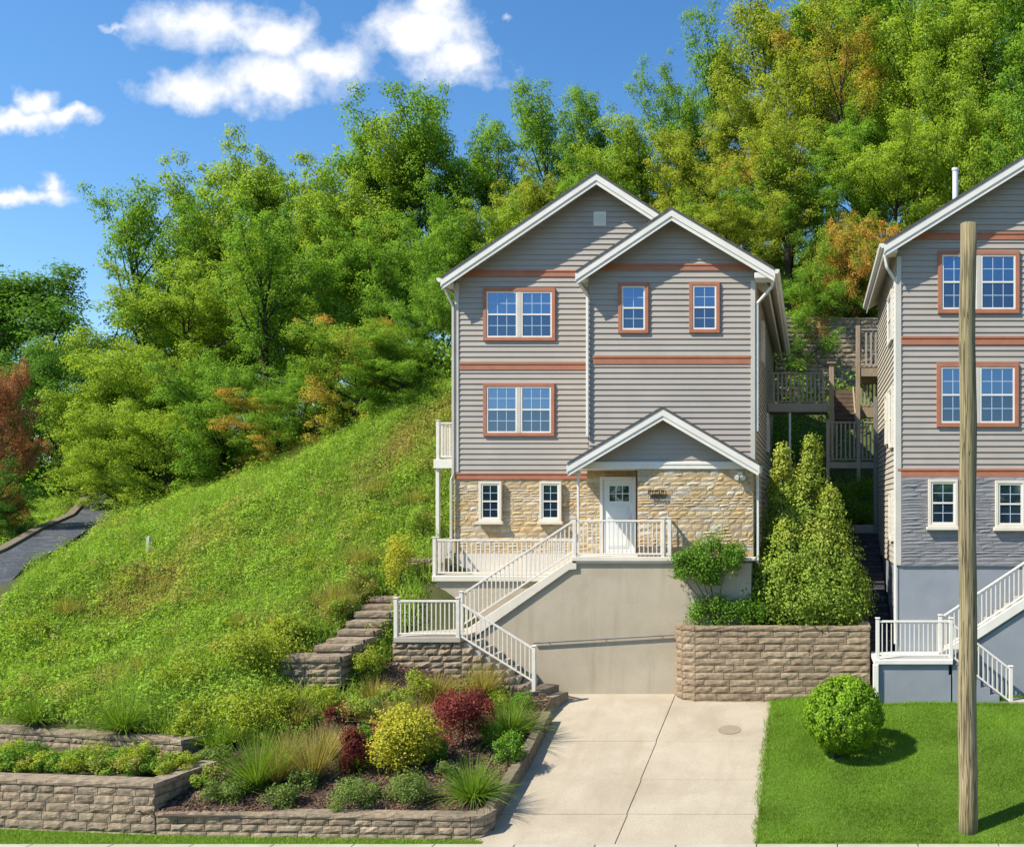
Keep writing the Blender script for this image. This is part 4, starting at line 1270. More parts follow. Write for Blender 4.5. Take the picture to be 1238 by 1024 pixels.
VAR = {
    'broad': [tree_meshes(s, cb=.26, nl=26, leafs=48000) for s in (1, 2, 3)],
    'bushy': [tree_meshes(s, H=9, Rr=3.9, cb=.06, nl=30, leafs=48000, lsize=.12, puff=.68, upw=.40) for s in (4, 5, 6)],
    'tall': [tree_meshes(s, H=14, Rr=3.4, cb=.30, nl=28, leafs=42000, shape='tall', upw=.7) for s in (7, 8)],
    'slender': [tree_meshes(s, H=13, Rr=3.0, cb=.48, nl=19, leafs=15000, puff=.62, shape='up', upw=.85, open_=.25, lsize=.125) for s in (9, 10)],
    'multi': [tree_meshes(s, H=13, Rr=3.6, cb=.44, nl=27, leafs=36000, shape='up', upw=.8, multi=3, open_=.08) for s in (12, 13)],
}
_vi = {k: 0 for k in VAR}
def tree(px, top, Y, wpx, kind, mat, label, group=None, name='tree', base=None, sink=.3, autop=None):
    v = VAR[kind][_vi[kind] % len(VAR[kind])]; _vi[kind] += 1
    x = PX(px, Y); z = g1(x, Y) if base is None else base
    h = PZ(top, Y) - z
    r = thing(name, label, 'tree', (x, Y, z - sink), group, rz=random.uniform(0, 6.28))
    sx = (wpx / F * Y) / v[3]; szz = (h + sink) / v[2]
    r.scale = (sx, sx, szz)
    t = link('trunk', v[0], None, r)
    c = link('crown', v[1], None, r)
    c.material_slots[0].link = 'OBJECT'; c.material_slots[0].material = L[mat]
    return r
GB = 'green trees of the woodland on the hill behind the houses'
GL = 'green trees of the woodland at the top of the grassy slope'
lbB = 'green tree in the dense woodland on the hill behind the houses'
lbL = 'green tree in the dense woodland at the top of the grassy slope on the left'
TREES = [
 (22, 303, 50, 262, 'broad', 'dark', 'dark green broad tree at the left edge beyond the path', None),
 (-75, 330, 52, 200, 'broad', 'dark', 'dark green tree cut off by the left edge of the picture', None),
 (72, 385, 45, 150, 'bushy', 'dark', 'deep green tree at the far end of the path', None),
 (2, 426, 36.0, 76, 'bushy', 'red', 'small rust-red leaved tree at the left edge', None),
 (-15, 545, 34.5, 110, 'bushy', 'dark', 'low dark tree below the rust-red one at the left edge', None),
 (160, 203, 49, 128, 'slender', 'mid', 'slender open tree with bare trunk standing up against the sky left of the woodland', None),
 (258, 204, 54, 118, 'broad', 'mid', 'mid green tree on the skyline just right of the slender open tree', None),
 (305, 163, 56, 165, 'broad', 'bright', 'tall bright green tree, first high crown of the left skyline', None),
 (372, 176, 58, 150, 'broad', 'bright', 'bright green tree on the skyline between two taller crowns', None),
 (445, 143, 57, 150, 'tall', 'bright', 'tall bright green tree on the skyline under the big cloud', None),
 (522, 100, 58, 145, 'tall', 'mid', 'highest tree of the left skyline, left of the grey gable', None),
 (598, 126, 60, 130, 'broad', 'mid', 'rounded skyline tree directly left of the grey gable', None),
 (652, 195, 55, 105, 'broad', 'gold', 'yellowing tree just left of the grey gable peak', None),
 (688, 103, 62, 110, 'slender', 'mid', 'thin leaning tree on the skyline above the grey gable peak', None),
 (745, 106, 62, 120, 'multi', 'mid', 'open multi-stemmed tree on the skyline right of the gable peak', None),
 (815, 70, 64, 120, 'multi', 'mid', 'airy skyline tree above the smaller gable', None),
 (880, 22, 64, 120, 'slender', 'mid', 'tall airy tree with sky gaps left of the golden trees', None),
 (858, 140, 53, 140, 'multi', 'gold', 'golden-green tree rising behind the smaller gable', None),
 (940, -40, 60, 160, 'tall', 'gold', 'tall yellow-green tree at the top right of the open sky', None),
 (985, 12, 51, 175, 'multi', 'gold', 'large golden-orange tree with dark forked stems behind the gap between houses', None),
 (1060, -70, 60, 170, 'tall', 'mid', lbB, GB),
 (1130, -40, 50, 185, 'broad', 'bright', 'big bright green tree left of the flue pipe', None),
 (1222, -70, 54, 180, 'tall', 'mid', 'tall green tree at the top right corner with dark trunk', None),
 (1030, -90, 68, 170, 'tall', 'mid', lbB, GB), (1290, -40, 50, 190, 'broad', 'mid', lbB, GB), (1180, -110, 66, 190, 'tall', 'dark', lbB, GB),
 (1195, 95, 44, 170, 'broad', 'bright', lbB, GB), (1250, 60, 42, 160, 'broad', 'mid', lbB, GB),
 (1085, 130, 46, 160, 'broad', 'bright', 'bright yellow-green tree above the left eave of the right-hand house', None),
 (1022, 245, 43.5, 115, 'bushy', 'orange', 'small orange-tinged tree above the wooden landing', None),
 (955, 190, 47, 130, 'broad', 'mid', lbB, GB), (905, 235, 45, 130, 'broad', 'gold', 'yellow-green tree right behind the right eave of the grey house', None),
 (958, 118, 44.6, 125, 'slender', 'gold', 'golden-green tree with a bare dark trunk above the wooden deck', None),
 (1120, 60, 47, 130, 'slender', 'bright', 'bright tree with a bare dark trunk left of the flue pipe', None),
 (318, 262, 44, 120, 'slender', 'mid', 'tree with bare forked trunk in front of the left woodland', None),
 (780, 150, 56, 130, 'multi', 'bright', lbB, GB), (725, 160, 54, 120, 'broad', 'mid', lbB, GB), (840, 235, 48, 120, 'broad', 'bright', lbB, GB),
 (925, 90, 55, 130, 'broad', 'gold', lbB, GB), (1100, 20, 56, 150, 'broad', 'bright', lbB, GB), (1040, 130, 50, 130, 'broad', 'mid', lbB, GB),
 (965, 325, 43, 110, 'bushy', 'mid', 'dark bushy tree above the wooden deck', None), (1060, 290, 45, 110, 'bushy', 'mid', 'bushy green tree above the upper landing', None),
 (930, 380, 42.5, 80, 'bushy', 'dark', 'dark green bush tree at the corner of the grey house above the deck', None),
 (130, 398, 44, 150, 'bushy', 'bright', 'bright green low tree at the left end of the woodland above the path', None),
 (192, 395, 43, 170, 'bushy', 'bright', lbL, GL), (255, 322, 47, 160, 'broad', 'bright', lbL, GL),
 (322, 285, 49, 160, 'broad', 'bright', lbL, GL), (400, 296, 47, 160, 'broad', 'mid', lbL, GL), (478, 262, 46, 150, 'broad', 'mid', lbL, GL),
 (535, 318, 37.5, 118, 'bushy', 'mid', 'green tree touching the left edge of the grey house', None),
 (432, 376, 37.0, 135, 'bushy', 'orange', 'green tree with a large orange patch in front of the woodland', None),
 (335, 450, 38.0, 120, 'bushy', 'orange', 'low tree with a yellow-orange top at the edge of the slope', None),
 (268, 415, 39.3, 140, 'bushy', 'mid', lbL, GL), (200, 478, 40.3, 140, 'bushy', 'bright', lbL, GL), (150, 470, 41.3, 115, 'bushy', 'bright', lbL, GL),
 (385, 440, 37.6, 115, 'bushy', 'mid', lbL, GL), (488, 402, 35.9, 125, 'bushy', 'mid', lbL, GL),
 (560, 215, 51, 130, 'broad', 'mid', lbL, GL), (620, 235, 52, 120, 'broad', 'bright', lbL, GL), (350, 215, 55, 140, 'broad', 'mid', lbL, GL),
 (222, 300, 51, 115, 'broad', 'mid', lbL, GL), (105, 440, 50, 110, 'bushy', 'dark', lbL, GL), (430, 210, 54, 140, 'broad', 'bright', lbL, GL),
]
for t in TREES:
    tree(*t[:6], t[6], t[7])

# trees over the road, behind the camera: what the lower windows mirror
for k in range(11):
    v = VAR['broad'][k % 3]; xx = -42 + k * 6.6 + random.uniform(-1.5, 1.5); yy = -30 + random.uniform(-3, 3)
    r = thing('tree', 'green roadside tree across the street, seen only mirrored in the windows', 'tree', (xx, yy, -.5), 'trees across the street', rz=random.uniform(0, 6))
    r.scale = (1.15, 1.15, (12.2 + random.uniform(-1.5, 1.5)) / v[2])
    link('trunk', v[0], None, r); c = link('crown', v[1], None, r); c.material_slots[0].link = 'OBJECT'; c.material_slots[0].material = L['mid']

# ================================================================== SHRUBS
def shrub_arrays(rg, w, d, h, n, ls, lumps=14, flat=.9, zlift=.0, shell=.5, up=.35):
    """leaf cloud of lumps spread over a squashed dome; base at z=0"""
    u = unit(rg.normal(0, 1, (lumps, 3))); u[:, 2] = np.where((u[:, 2] < -.2) & (rg.random(lumps) < .35), -u[:, 2], u[:, 2])
    C = u * np.array((w / 2, d / 2, h * .5)) * rg.uniform(.35, .82, (lumps, 1)); C[:, 2] += h * .44
    RR = rg.uniform(.15, .27, lumps) * min(w, h * 1.4)
    ids = rg.integers(0, lumps, n)
    dv = unit(rg.normal(0, 1, (n, 3)))
    pos = C[ids] + dv * RR[ids][:, None] * rg.random((n, 1)) ** shell * np.array((1, 1, flat))
    # keep between the soil and the dome's height
    pos[:, 2] = np.where(pos[:, 2] < .02, np.abs(pos[:, 2]) * .4 + .02, pos[:, 2])
    sc_ = h / max(np.percentile(pos[:, 2], 99), .01); pos[:, 2] *= sc_; pos[:, 2] += zlift
    V, Q = leaves(pos, dv * .8 + np.array((0, 0, up)), ls, ls * .62, rg, .5)
    tint = np.clip(.5 + .22 * rg.normal(0, 1, n) + .12 * rg.normal(0, 1, lumps)[ids], 0, 1)
    clump = np.clip(rg.random(lumps)[ids] + .1 * rg.normal(0, 1, n), 0, 1)
    return V, Q, tint, clump

def plant(name, label, cat, loc, V, Q, tint, clump, mat, group=None, stems=None):
    if stems is None:
        o = link(name, mesh_np(name, V, Q, tint, clump), L[mat], None, loc)
        return tag(o, label, cat, group)
    r = thing(name, label, cat, loc, group)
    link('foliage', mesh_np('foliage', V, Q, tint, clump), L[mat], r)
    b = MB()
    for pts, r0 in stems: b.tube([tuple(np.array(p) + np.array(loc)) for p in pts], r0, 6, r0 * .4)
    b.build('stem', M['bark'], r, smooth=True)
    return r
_seed = [100]
def shrub(px, base, wpx, top, label, mat, n=2600, ls=.06, lumps=16, depth=1.0, name='shrub', cat='shrub', group=None, loc=None, stem=True, **k):
    _seed[0] += 1
    rg = np.random.default_rng(_seed[0])
    x, y, z = hit(px, base) if loc is None else loc
    w = wpx / F * y; h = PZ(top, y) - z
    V, Q, t, c = shrub_arrays(rg, w, w * depth, h, n, ls, lumps, **k)
    st = [([(0, 0, -.1), (.03, 0, h * .3), (rg.normal(0, .1), rg.normal(0, .1), h * .6)], .03)] if stem else None
    return plant(name, label, cat, (x, y + w * depth * .25, z - .02), V, Q, t, c, mat, group, st)
def grass_clump(px, base, wpx, top, label, mat, n=420, droop=.55, width=.018, name='ornamental_grass', group=None, upright=.9, spread=1.0):
    _seed[0] += 1
    rg = np.random.default_rng(_seed[0])
    x, y, z = hit(px, base)
    w = wpx / F * y; h = PZ(top, y) - z
    az = rg.uniform(0, 2 * math.pi, n); tilt = rg.uniform(.05, 1, n) ** .8 * 1.05 * spread
    d = np.stack([np.cos(az) * np.sin(tilt), np.sin(az) * np.sin(tilt), np.cos(tilt) * upright], -1)
    base_ = np.stack([np.cos(az), np.sin(az), np.zeros(n)], -1) * (rg.random((n, 1)) * .10 * w)
    Lb = np.hypot(w / 2, h) * rg.uniform(.6, 1.08, n)
    V, Q, seg = blades(base_, d, Lb, width * rg.uniform(.7, 1.3, n), droop * rg.uniform(.5, 1.2, n) * np.sin(tilt), rg)
    V[:, 2] = np.maximum(V[:, 2], .02)
    V[:, 2] *= h / np.percentile(V[:, 2], 99.5)
    t = np.repeat(np.clip(.5 + .25 * rg.normal(0, 1, n), 0, 1), seg)
    return plant(name, label, 'ornamental grass', (x, y, z - .02), V, Q, t, t * 0, mat, group)

# flower bed
shrub(481, 940, 84, 861, 'round bright yellow-green mound shrub in the middle of the flower bed', 'yellow', 10500, .055, 60, flat=1.0, shell=.3)
shrub(551, 912, 78, 836, 'crimson barberry bush behind the yellow mound shrub', 'barberry', 5600, .058, 30)
shrub(420, 942, 52, 884, 'dark maroon shrub left of the yellow mound shrub', 'purple', 3600, .05, 20)
shrub(609, 928, 50, 888, 'low glossy green mound beside the driveway edging', 'shrub', 2200, .05, 16)
grass_clump(616, 890, 72, 830, 'fountain of green ornamental grass nearest the stair foot', 'grass', 700)
grass_clump(571, 966, 66, 908, 'bright green grass tuft at the front right of the flower bed', 'grass', 700)
grass_clump(312, 952, 82, 868, 'tall upright green grass clump at the left of the flower bed', 'grass', 480, droop=.3, spread=.75)
grass_clump(378, 946, 54, 868, 'straw-coloured tall grass left of the maroon shrub', 'straw', 380, droop=.2, spread=.6)
grass_clump(582, 842, 66, 792, 'yellowish upright grass below the lower stair railing', 'straw', 520, droop=.25, spread=.7)
grass_clump(525, 850, 46, 806, 'feathery lime grass clump below the stone wall', 'straw', 420, droop=.25, spread=.7)
CG = 'pale green groundcover mounds in the mulch'
shrub(421, 984, 68, 944, 'pale green groundcover mound below the maroon shrub', 'cover', 2600, .042, 26, stem=False, group=CG, name='groundcover_plant', cat='plant')
shrub(486, 980, 62, 934, 'pale green groundcover mound below the yellow mound shrub', 'cover', 2600, .042, 26, stem=False, group=CG, name='groundcover_plant', cat='plant')
shrub(332, 982, 48, 950, 'small pale green mound left of the front middle of the bed', 'cover', 1600, .042, 20, stem=False, group=CG, name='groundcover_plant', cat='plant')
shrub(265, 978, 66, 944, 'pale green mound next to the end of the taller block wall', 'cover', 2000, .042, 22, stem=False, group=CG, name='groundcover_plant', cat='plant')
shrub(252, 928, 52, 905, 'small green plant near the end of the second-tier wall', 'cover', 1200, .05, 14, stem=False, name='groundcover_plant', cat='plant')
shrub(470, 862, 62, 832, 'soft green plant between red grass and stone wall', 'weeds', 1800, .05, 18)
shrub(425, 878, 58, 846, 'grey-green feathery plant behind the maroon shrub', 'weeds', 1600, .05, 18)
shrub(505, 858, 40, 812, 'yellow-green loose shrub against the stone wall', 'limeweeds', 1600, .05, 16)
grass_clump(452, 848, 52, 812, 'thin reddish-tan grass in front of the lower landing wall', 'straw', 300, droop=.2, spread=.7)
grass_clump(358, 880, 46, 842, 'sparse tan grass at the back of the flower bed', 'straw', 260, droop=.2, spread=.7)
grass_clump(395, 915, 40, 868, 'thin dry grass just above the maroon shrub', 'straw', 220, droop=.2, spread=.7)
grass_clump(545, 850, 44, 812, 'tan seedy grass behind the crimson barberry', 'straw', 260, droop=.2, spread=.7)
shrub(582, 882, 36, 846, 'small orange-red shrub between barberry and fountain grass', 'barberry', 900, .05, 10)
shrub(590, 905, 40, 872, 'dark leafy plant at the foot of the barberry', 'shrub', 1100, .05, 12)
grass_clump(470, 880, 54, 836, 'russet-tan loose grass left of the crimson barberry', 'straw', 420, droop=.35, spread=.9)
grass_clump(505, 874, 44, 838, 'tan grass tuft between yellow mound and stone wall', 'straw', 300, droop=.35, spread=.8)
grass_clump(345, 925, 44, 872, 'thin tan grass between the two tall grass clumps', 'straw', 260, droop=.3, spread=.7)
grass_clump(268, 905, 60, 862, 'loose green grass at the back left corner of the flower bed', 'grass', 360, droop=.4, spread=.8)
shrub(400, 880, 46, 852, 'low rust-coloured plant at the back of the flower bed', 'purple', 900, .045, 12)
shrub(438, 905, 40, 878, 'small green plant right above the maroon shrub', 'shrub', 1000, .045, 12)
shrub(360, 960, 44, 932, 'small green plant in the mulch right of the tall green grass', 'cover', 1100, .042, 14, stem=False, name='groundcover_plant', cat='plant')
shrub(540, 945, 36, 920, 'small green seedling mound beside the front grass tuft', 'cover', 800, .042, 12, stem=False, name='groundcover_plant', cat='plant')
shrub(628, 862, 34, 836, 'small leafy plant right of the fountain grass', 'shrub', 900, .045, 10)
shrub(380, 860, 60, 832, 'lime shrub in front of the dry-stone wall end', 'limeweeds', 2000, .05, 20)
shrub(455, 905, 30, 876, 'thin reddish seedling behind the yellow mound', 'barberry', 500, .045, 8)
for k, (px, base, w_, top, lab, mt) in enumerate((
    (520, 925, 40, 898, 'small dark leafy plant between yellow mound and front grass tuft', 'shrub'), (300, 905, 60, 876, 'loose lime plant behind the tall green grass', 'limeweeds'),
    (345, 898, 60, 868, 'soft yellow-green plant at the back left of the bed', 'weeds'), (445, 868, 44, 842, 'pale green plant below the dry-stone wall', 'cover'),
    (412, 862, 44, 838, 'yellow-green plant right below the dry-stone wall end', 'weeds'), (600, 862, 40, 832, 'lime plant behind the fountain grass', 'limeweeds'),
    (560, 860, 40, 826, 'leafy green plant under the stone wall behind the barberry', 'weeds'), (238, 955, 44, 928, 'small leafy plant tucked against the taller wall return', 'weeds'))):
    shrub(px, base, w_, top, lab, mt, 1300, .045, 14, stem=False)
grass_clump(430, 930, 40, 892, 'short green grass between maroon shrub and yellow mound', 'grass', 260, droop=.5)
grass_clump(335, 948, 44, 888, 'second upright grass right of the tall green clump', 'straw', 300, droop=.3, spread=.7)
grass_clump(290, 960, 40, 925, 'short green grass at the foot of the tall green clump', 'grass', 260, droop=.5)
# left slope
shrub(290, 900, 110, 838, 'wide lime-green spreading shrub above the second-tier wall', 'limeweeds', 4600, .06, 40)
shrub(222, 905, 70, 866, 'low lime shrub at the end of the second-tier wall', 'limeweeds', 2400, .055, 22)
shrub(325, 876, 80, 842, 'lime-green shrub below the dry-stone steps', 'limeweeds', 3400, .055, 30)
shrub(300, 822, 110, 762, 'lime-yellow spreading shrub left of the dry-stone steps', 'limeweeds', 4800, .06, 42)
shrub(338, 790, 50, 745, 'second lime-yellow shrub touching the dry-stone steps', 'limeweeds', 3000, .06, 28)
shrub(438, 832, 44, 782, 'soft green feathery plant between the dry-stone steps and the landing', 'limeweeds', 2200, .05, 20)
shrub(455, 790, 40, 752, 'small bright green plant left of the lower landing railing', 'weeds', 1400, .05, 14)
grass_clump(150, 886, 96, 818, 'arching dark green grass clump in the middle above the second-tier wall', 'grass', 620)
grass_clump(42, 885, 80, 830, 'arching dark green grass clump at the left edge above the second-tier wall', 'grass', 560)
grass_clump(405, 742, 62, 690, 'dry tan grass patch at the top of the dry-stone steps', 'straw', 500, droop=.25, spread=.7)
grass_clump(432, 690, 50, 648, 'dry tan grass patch above the yellow conical shrub', 'straw', 380, droop=.25, spread=.7)
shrub(478, 722, 48, 646, 'yellow upright shrub between the slope and the terrace', 'yellow', 2800, .055, 30, depth=.9)
shrub(430, 735, 60, 680, 'olive-green shrub left of the yellow upright shrub', 'weeds', 2600, .055, 24)
shrub(505, 660, 46, 612, 'green bush on the slope left of the balcony post', 'weeds', 2000, .06, 20)
SG = 'low weedy shrubs scattered over the grassy slope'
for (px, base, w_, top, mt) in ((60, 812, 70, 776, 'limeweeds'), (120, 790, 60, 758, 'weeds'), (205, 842, 80, 800, 'limeweeds'), (95, 855, 74, 818, 'weeds'), (20, 780, 60, 748, 'limeweeds'),
        (215, 745, 64, 715, 'weeds'), (265, 800, 60, 768, 'weeds'), (380, 702, 60, 668, 'limeweeds'), (405, 760, 46, 722, 'weeds'), (330, 715, 60, 684, 'weeds'), (440, 650, 56, 618, 'limeweeds'),
        (235, 880, 60, 845, 'limeweeds'), (10, 860, 60, 822, 'weeds'), (150, 720, 60, 694, 'limeweeds'), (300, 655, 56, 630, 'weeds'), (395, 610, 50, 584, 'weeds')):
    shrub(px, base, w_, top, 'low loose green weedy shrub growing among the grass of the left slope', mt, 1900, .05, 20, stem=False, group=SG)
for (px, base, w_, top) in ((80, 745, 50, 712), (250, 735, 46, 704), (175, 815, 50, 778), (290, 762, 46, 728), (355, 665, 46, 634), (460, 600, 40, 572), (505, 610, 36, 584)):
    grass_clump(px, base, w_, top, 'dry tan grass tuft standing among the green weeds of the left slope', 'straw', 240, droop=.3, spread=.8, group='dry grass tufts on the slope')
# strip between the two left walls: countable low plants
TG = 'low green plants in the strip between the two block walls'
for k in range(22):
    px = -60 + k * 13 + random.uniform(-4, 4)
    y = float(np.interp(PX(px, 19.2), [p[0] for p in W1], [p[1] for p in W1])) + .95
    x = PX(px, y)
    _seed[0] += 1
    A = shrub_arrays(np.random.default_rng(_seed[0]), .8, 1.3, .40 + random.uniform(-.10, .16), 2000, .042, 22)
    plant('groundcover_plant', 'low leafy green plant in the strip between the two block walls at left', 'plant', (x, y, .9), *A, ('weeds', 'limeweeds', 'weeds', 'shrub')[k % 4], TG)

# right side: planter and lawn
def planter(px, base, wpx, top, y, label, mat, **k):
    return shrub(px, base, wpx, top, label, mat, loc=(PX(px, y), y, 3.0), **k)
planter(862, 758, 88, 719, 24.68, 'low dark green shrub at the left end of the planter above the retaining wall', 'shrub', n=4200, ls=.055, lumps=34, depth=.36)
planter(908, 757, 56, 718, 24.72, 'rounded green shrub next to the tall evergreen in the planter', 'shrub', n=2200, ls=.055, lumps=22, depth=.55)
# leggy bush leaning over from the planter
rg = np.random.default_rng(77)
bx, by = PX(866, 24.76), 24.76
sub_ = []
for (pxc, pt, pb_, wv_, n_) in ((864, 646, 708, 1.62, 5600), (829, 664, 701, .95, 1700), (888, 656, 694, .8, 1500), (846, 676, 712, .7, 900)):
    hh_ = PZ(pt, 24.76) - PZ(pb_, 24.76)
    A = shrub_arrays(rg, wv_, .7, hh_, n_, .06, 22, shell=.6)
    sub_.append((A[0] + np.array((PX(pxc, 24.76) - PX(866, 24.76), -.1, PZ(pb_, 24.76) - 3.0)), A[1], A[2], A[3]))
V, Q_ = join_np([(a[0], a[1]) for a in sub_]); t = np.concatenate([a[2] for a in sub_]); c = np.concatenate([a[3] for a in sub_])
cx_, cz_ = PX(855, 24.76) - bx, PZ(702, 24.76) - 3.0
stems = []
for k in range(7):
    e = (cx_ + rg.uniform(-.85, .45), rg.uniform(-.3, .05), cz_ + rg.uniform(.1, .4))
    stems.append(([(rg.uniform(-.08, .08), 0, -.05), (e[0] * .45, e[1] * .5, e[2] * .55), e], .016))
plant('shrub', 'leggy green bush leaning against the beige wall below the stone ground floor', 'shrub', (bx, by, 3.0), V, Q_, t, c, 'shrub', None, stems)

# evergreen: three joined spires
def conifer(spires, n, label, loc, mat):
    rg = np.random.default_rng(55)
    P_, Nn, tn, cn = [], [], [], []
    tot = sum(r * h for _, _, r, h in spires)
    stems = []
    for (dx, dy, r, h) in spires:
        m = int(n * r * h / tot)
        lum = int(90 * h * r / 2)
        tz = rg.random(lum) ** 1.15
        az = rg.uniform(0, 2 * math.pi, lum)
        rad = r * np.minimum(1, (1 - tz) * 1.25 + .10) * (.74 + .46 * rg.random(lum)) * np.minimum(1, .72 + tz * 2)
        C = np.stack([np.cos(az) * rad * .72, np.sin(az) * rad * .72, tz * (h - .25) + .15], -1)
        RR = .15 + .24 * rg.random(lum) * (1.1 - tz * .6)
        ids = rg.integers(0, lum, m)
        u = unit(rg.normal(0, 1, (m, 3)))
        pos = C[ids] + u * RR[ids][:, None] * rg.random((m, 1)) ** .5 * np.array((1, 1, 1.35))
        outw = np.stack([np.cos(az)[ids], np.sin(az)[ids], np.full(m, .5)], -1)
        P_.append(pos + np.array((dx, dy, 0))); Nn.append(u * .7 + outw * .6)
        tn.append(np.clip(.5 + .2 * rg.normal(0, 1, m) + .15 * rg.normal(0, 1, lum)[ids], 0, 1))
        cn.append(np.clip(tz[ids] * .55 + .45 * rg.random(lum)[ids], 0, 1))
        stems.append(([(dx, dy, -.1), (dx, dy, h * .85)], .05))
    P_ = np.concatenate(P_); P_[:, 2] = np.maximum(P_[:, 2], .05)
    V, Q = leaves(P_, np.concatenate(Nn), .075, .05, rg, .45)
    return plant('evergreen_shrub', label, 'shrub', loc, V, Q, np.concatenate(tn), np.concatenate(cn), mat, None, stems)
ey = 26.0
_c = PX(977, ey)
conifer([(PX(946, ey) - _c, .2, .98, PZ(538, ey) - 3.0), (PX(981, ey) - _c, .1, 1.12, PZ(528, ey) - 3.0),
         (PX(1004, ey) - _c, -.05, 1.25, PZ(588, ey) - 3.0), (.0, -.1, 1.95, PZ(622, ey) - 3.0), (PX(995, ey) - _c, -.3, 1.7, PZ(632, ey) - 3.0),
         (PX(955, ey) - _c, -.3, 1.6, PZ(622, ey) - 3.0)],
        52000, 'tall broad evergreen shrub with two pointed tips in the planter between the houses', (_c, ey, 3.0), 'conifer')
# lawn globe
def globe(px, pxb, pyb, w, top, bot, label):
    rg = np.random.default_rng(66)
    y = 20.9
    for _ in range(30):
        y = (CZ - float(lawn_z(PX(pxb, y), y))) * F / (pyb - 610)
    x, z = PX(pxb, y), float(lawn_z(PX(pxb, y), y))
    r = w / F * y / 2; cz = PZ((top + bot) / 2, y) - z; rz = (bot - top) / F * y / 2
    lum = 420; u = unit(rg.normal(0, 1, (lum, 3)))
    C = u * np.array((r, r, rz)) * .92
    n = 21000; ids = rg.integers(0, lum, n); d = unit(rg.normal(0, 1, (n, 3)))
    pos = C[ids] + d * (.10 + .05 * rg.random(lum))[ids][:, None] * rg.random((n, 1)) ** .4
    pos[:, 2] += cz; pos[:, 0] += PX(px, y) - x
    V, Q = leaves(pos, d * .6 + u[ids] * .8, .058, .04, rg, .45)
    t = np.clip(.5 + .2 * rg.normal(0, 1, n) + .16 * rg.normal(0, 1, lum)[ids], 0, 1)
    st = [([(0, 0, -.1), (.02, 0, cz * .5), (PX(px, y) - x, 0, cz)], .07)]
    for k in range(5):
        st.append(([(rg.uniform(-.06, .06), rg.uniform(-.06, .06), -.05), tuple(rg.normal(0, .25, 3) * (1, 1, .3) + (0, 0, cz * .8))], .03))
    o = plant('globe_shrub', label, 'shrub', (x, y, z), V, Q, t, t * 0, 'grassglobe', None, st)
    b = MB(); b.pxy([(x + (.42 + .06 * math.sin(3 * a)) * math.cos(a), y + .38 * math.sin(a)) for a in np.linspace(0, 6.283, 18, endpoint=False)], z + .0, z + .035)
    return x, y, z
GX, GY, GZ = globe(1020, 1012, 916, 96, 818, 907, 'clipped round green globe shrub on the lawn')

# hedge behind the garden steps
for k, (px, top, y) in enumerate(((1022, 580, 32.6), (1050, 574, 32.8), (1040, 606, 32.3))):
    shrub(px, 640, 52, top, ['leafy bush at the top of the garden steps, left one', 'leafy bush at the top of the garden steps against the right house', 'low leafy bush just behind the top kerb of the garden steps'][k],
          'mid', 2400, .075, 24, loc=(PX(px, y), y, 5.3))
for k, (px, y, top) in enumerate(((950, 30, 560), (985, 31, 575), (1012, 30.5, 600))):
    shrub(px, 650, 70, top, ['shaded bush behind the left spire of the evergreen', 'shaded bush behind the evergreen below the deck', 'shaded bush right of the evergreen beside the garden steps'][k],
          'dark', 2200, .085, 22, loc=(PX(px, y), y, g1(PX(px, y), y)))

# ================================================================== STUFF: weeds, understorey, lawn
rg = np.random.default_rng(9)
def scatter(n, x0, x1, y0, y1, keep):
    x = rg.uniform(x0, x1, n); y = rg.uniform(y0, y1, n)
    k = keep(x, y)
    return x[k], y[k]
UL = ([-60, -31, -26, -21, -17.8, -13.7, -10, 3, 30], [45, 42.3, 39.6, 37.8, 36.8, 35.6, 41, 43.5, 41])
def weeds_keep(x, y):
    k = (y > lerp_pl(x, W2) + .3) | (x > -13.0)
    k &= ~((x > -12.7) & (y < 22.6)) | ((x > -12.6) & (x < -6.9) & (y > 20.6) & (vnoise(x, y, 1.0) > .40))
    k &= y < np.interp(x, UL[0], UL[1]) + .8
    k &= ~((x > -11.4) & (y < 23.2) & (y > 22.9))
    k &= ~((x > -10.8) & (y > 23.6))
    k &= x < np.where(y > 26.2, -10.75, np.where(y > 25.0, -9.45, -10.85))
    k &= (path_dist(x, y) > 1.15) & ~((path_dist(x, y) < 1.5) & (vnoise(x, y, .5) > .5))
    k &= ~((x > -12.6) & (x < -11.45) & (y > 22.9) & (y < 26.2)) & ~((x > -13.2) & (x < -11.5) & (y > 22.6) & (y < 23.5))
    return k
x, y = scatter(30000, -37, -10.5, 20, 46, weeds_keep)
nc = len(x); z = ground(x, y)
hgt = .10 + .62 * vnoise(x, y, 1.1) ** 1.5 * (.4 + .9 * vnoise(x + 50, y, 4.5))
dry = np.clip(vnoise(x + 20, y + 9, 2.6) * .75 + .25 * vnoise(x, y + 30, .8), 0, 1)
per = 22
ids = np.repeat(np.arange(nc), per); m = len(ids)
u = unit(rg.normal(0, 1, (m, 3)))
dist = np.clip((y[ids] - 20) / 20, .0, 1)
pos = np.stack([x[ids], y[ids], z[ids]], -1) + u * np.stack([np.full(m, .26), np.full(m, .26), hgt[ids] * .55], -1) * rg.random((m, 1)) ** .5
pos[:, 2] += hgt[ids] * .5
ls = .05 + .045 * rg.random(m) + .03 * dist
V1, Q1 = leaves(pos, u * .8 + np.array((0, 0, .5)), ls, ls * .36, rg, .6)
t1 = np.clip(.5 + .2 * rg.normal(0, 1, m) + .55 * (vnoise(x, y, .9)[ids] - .5) + .5 * (vnoise(x + 70, y, 5)[ids] - .5), 0, 1)
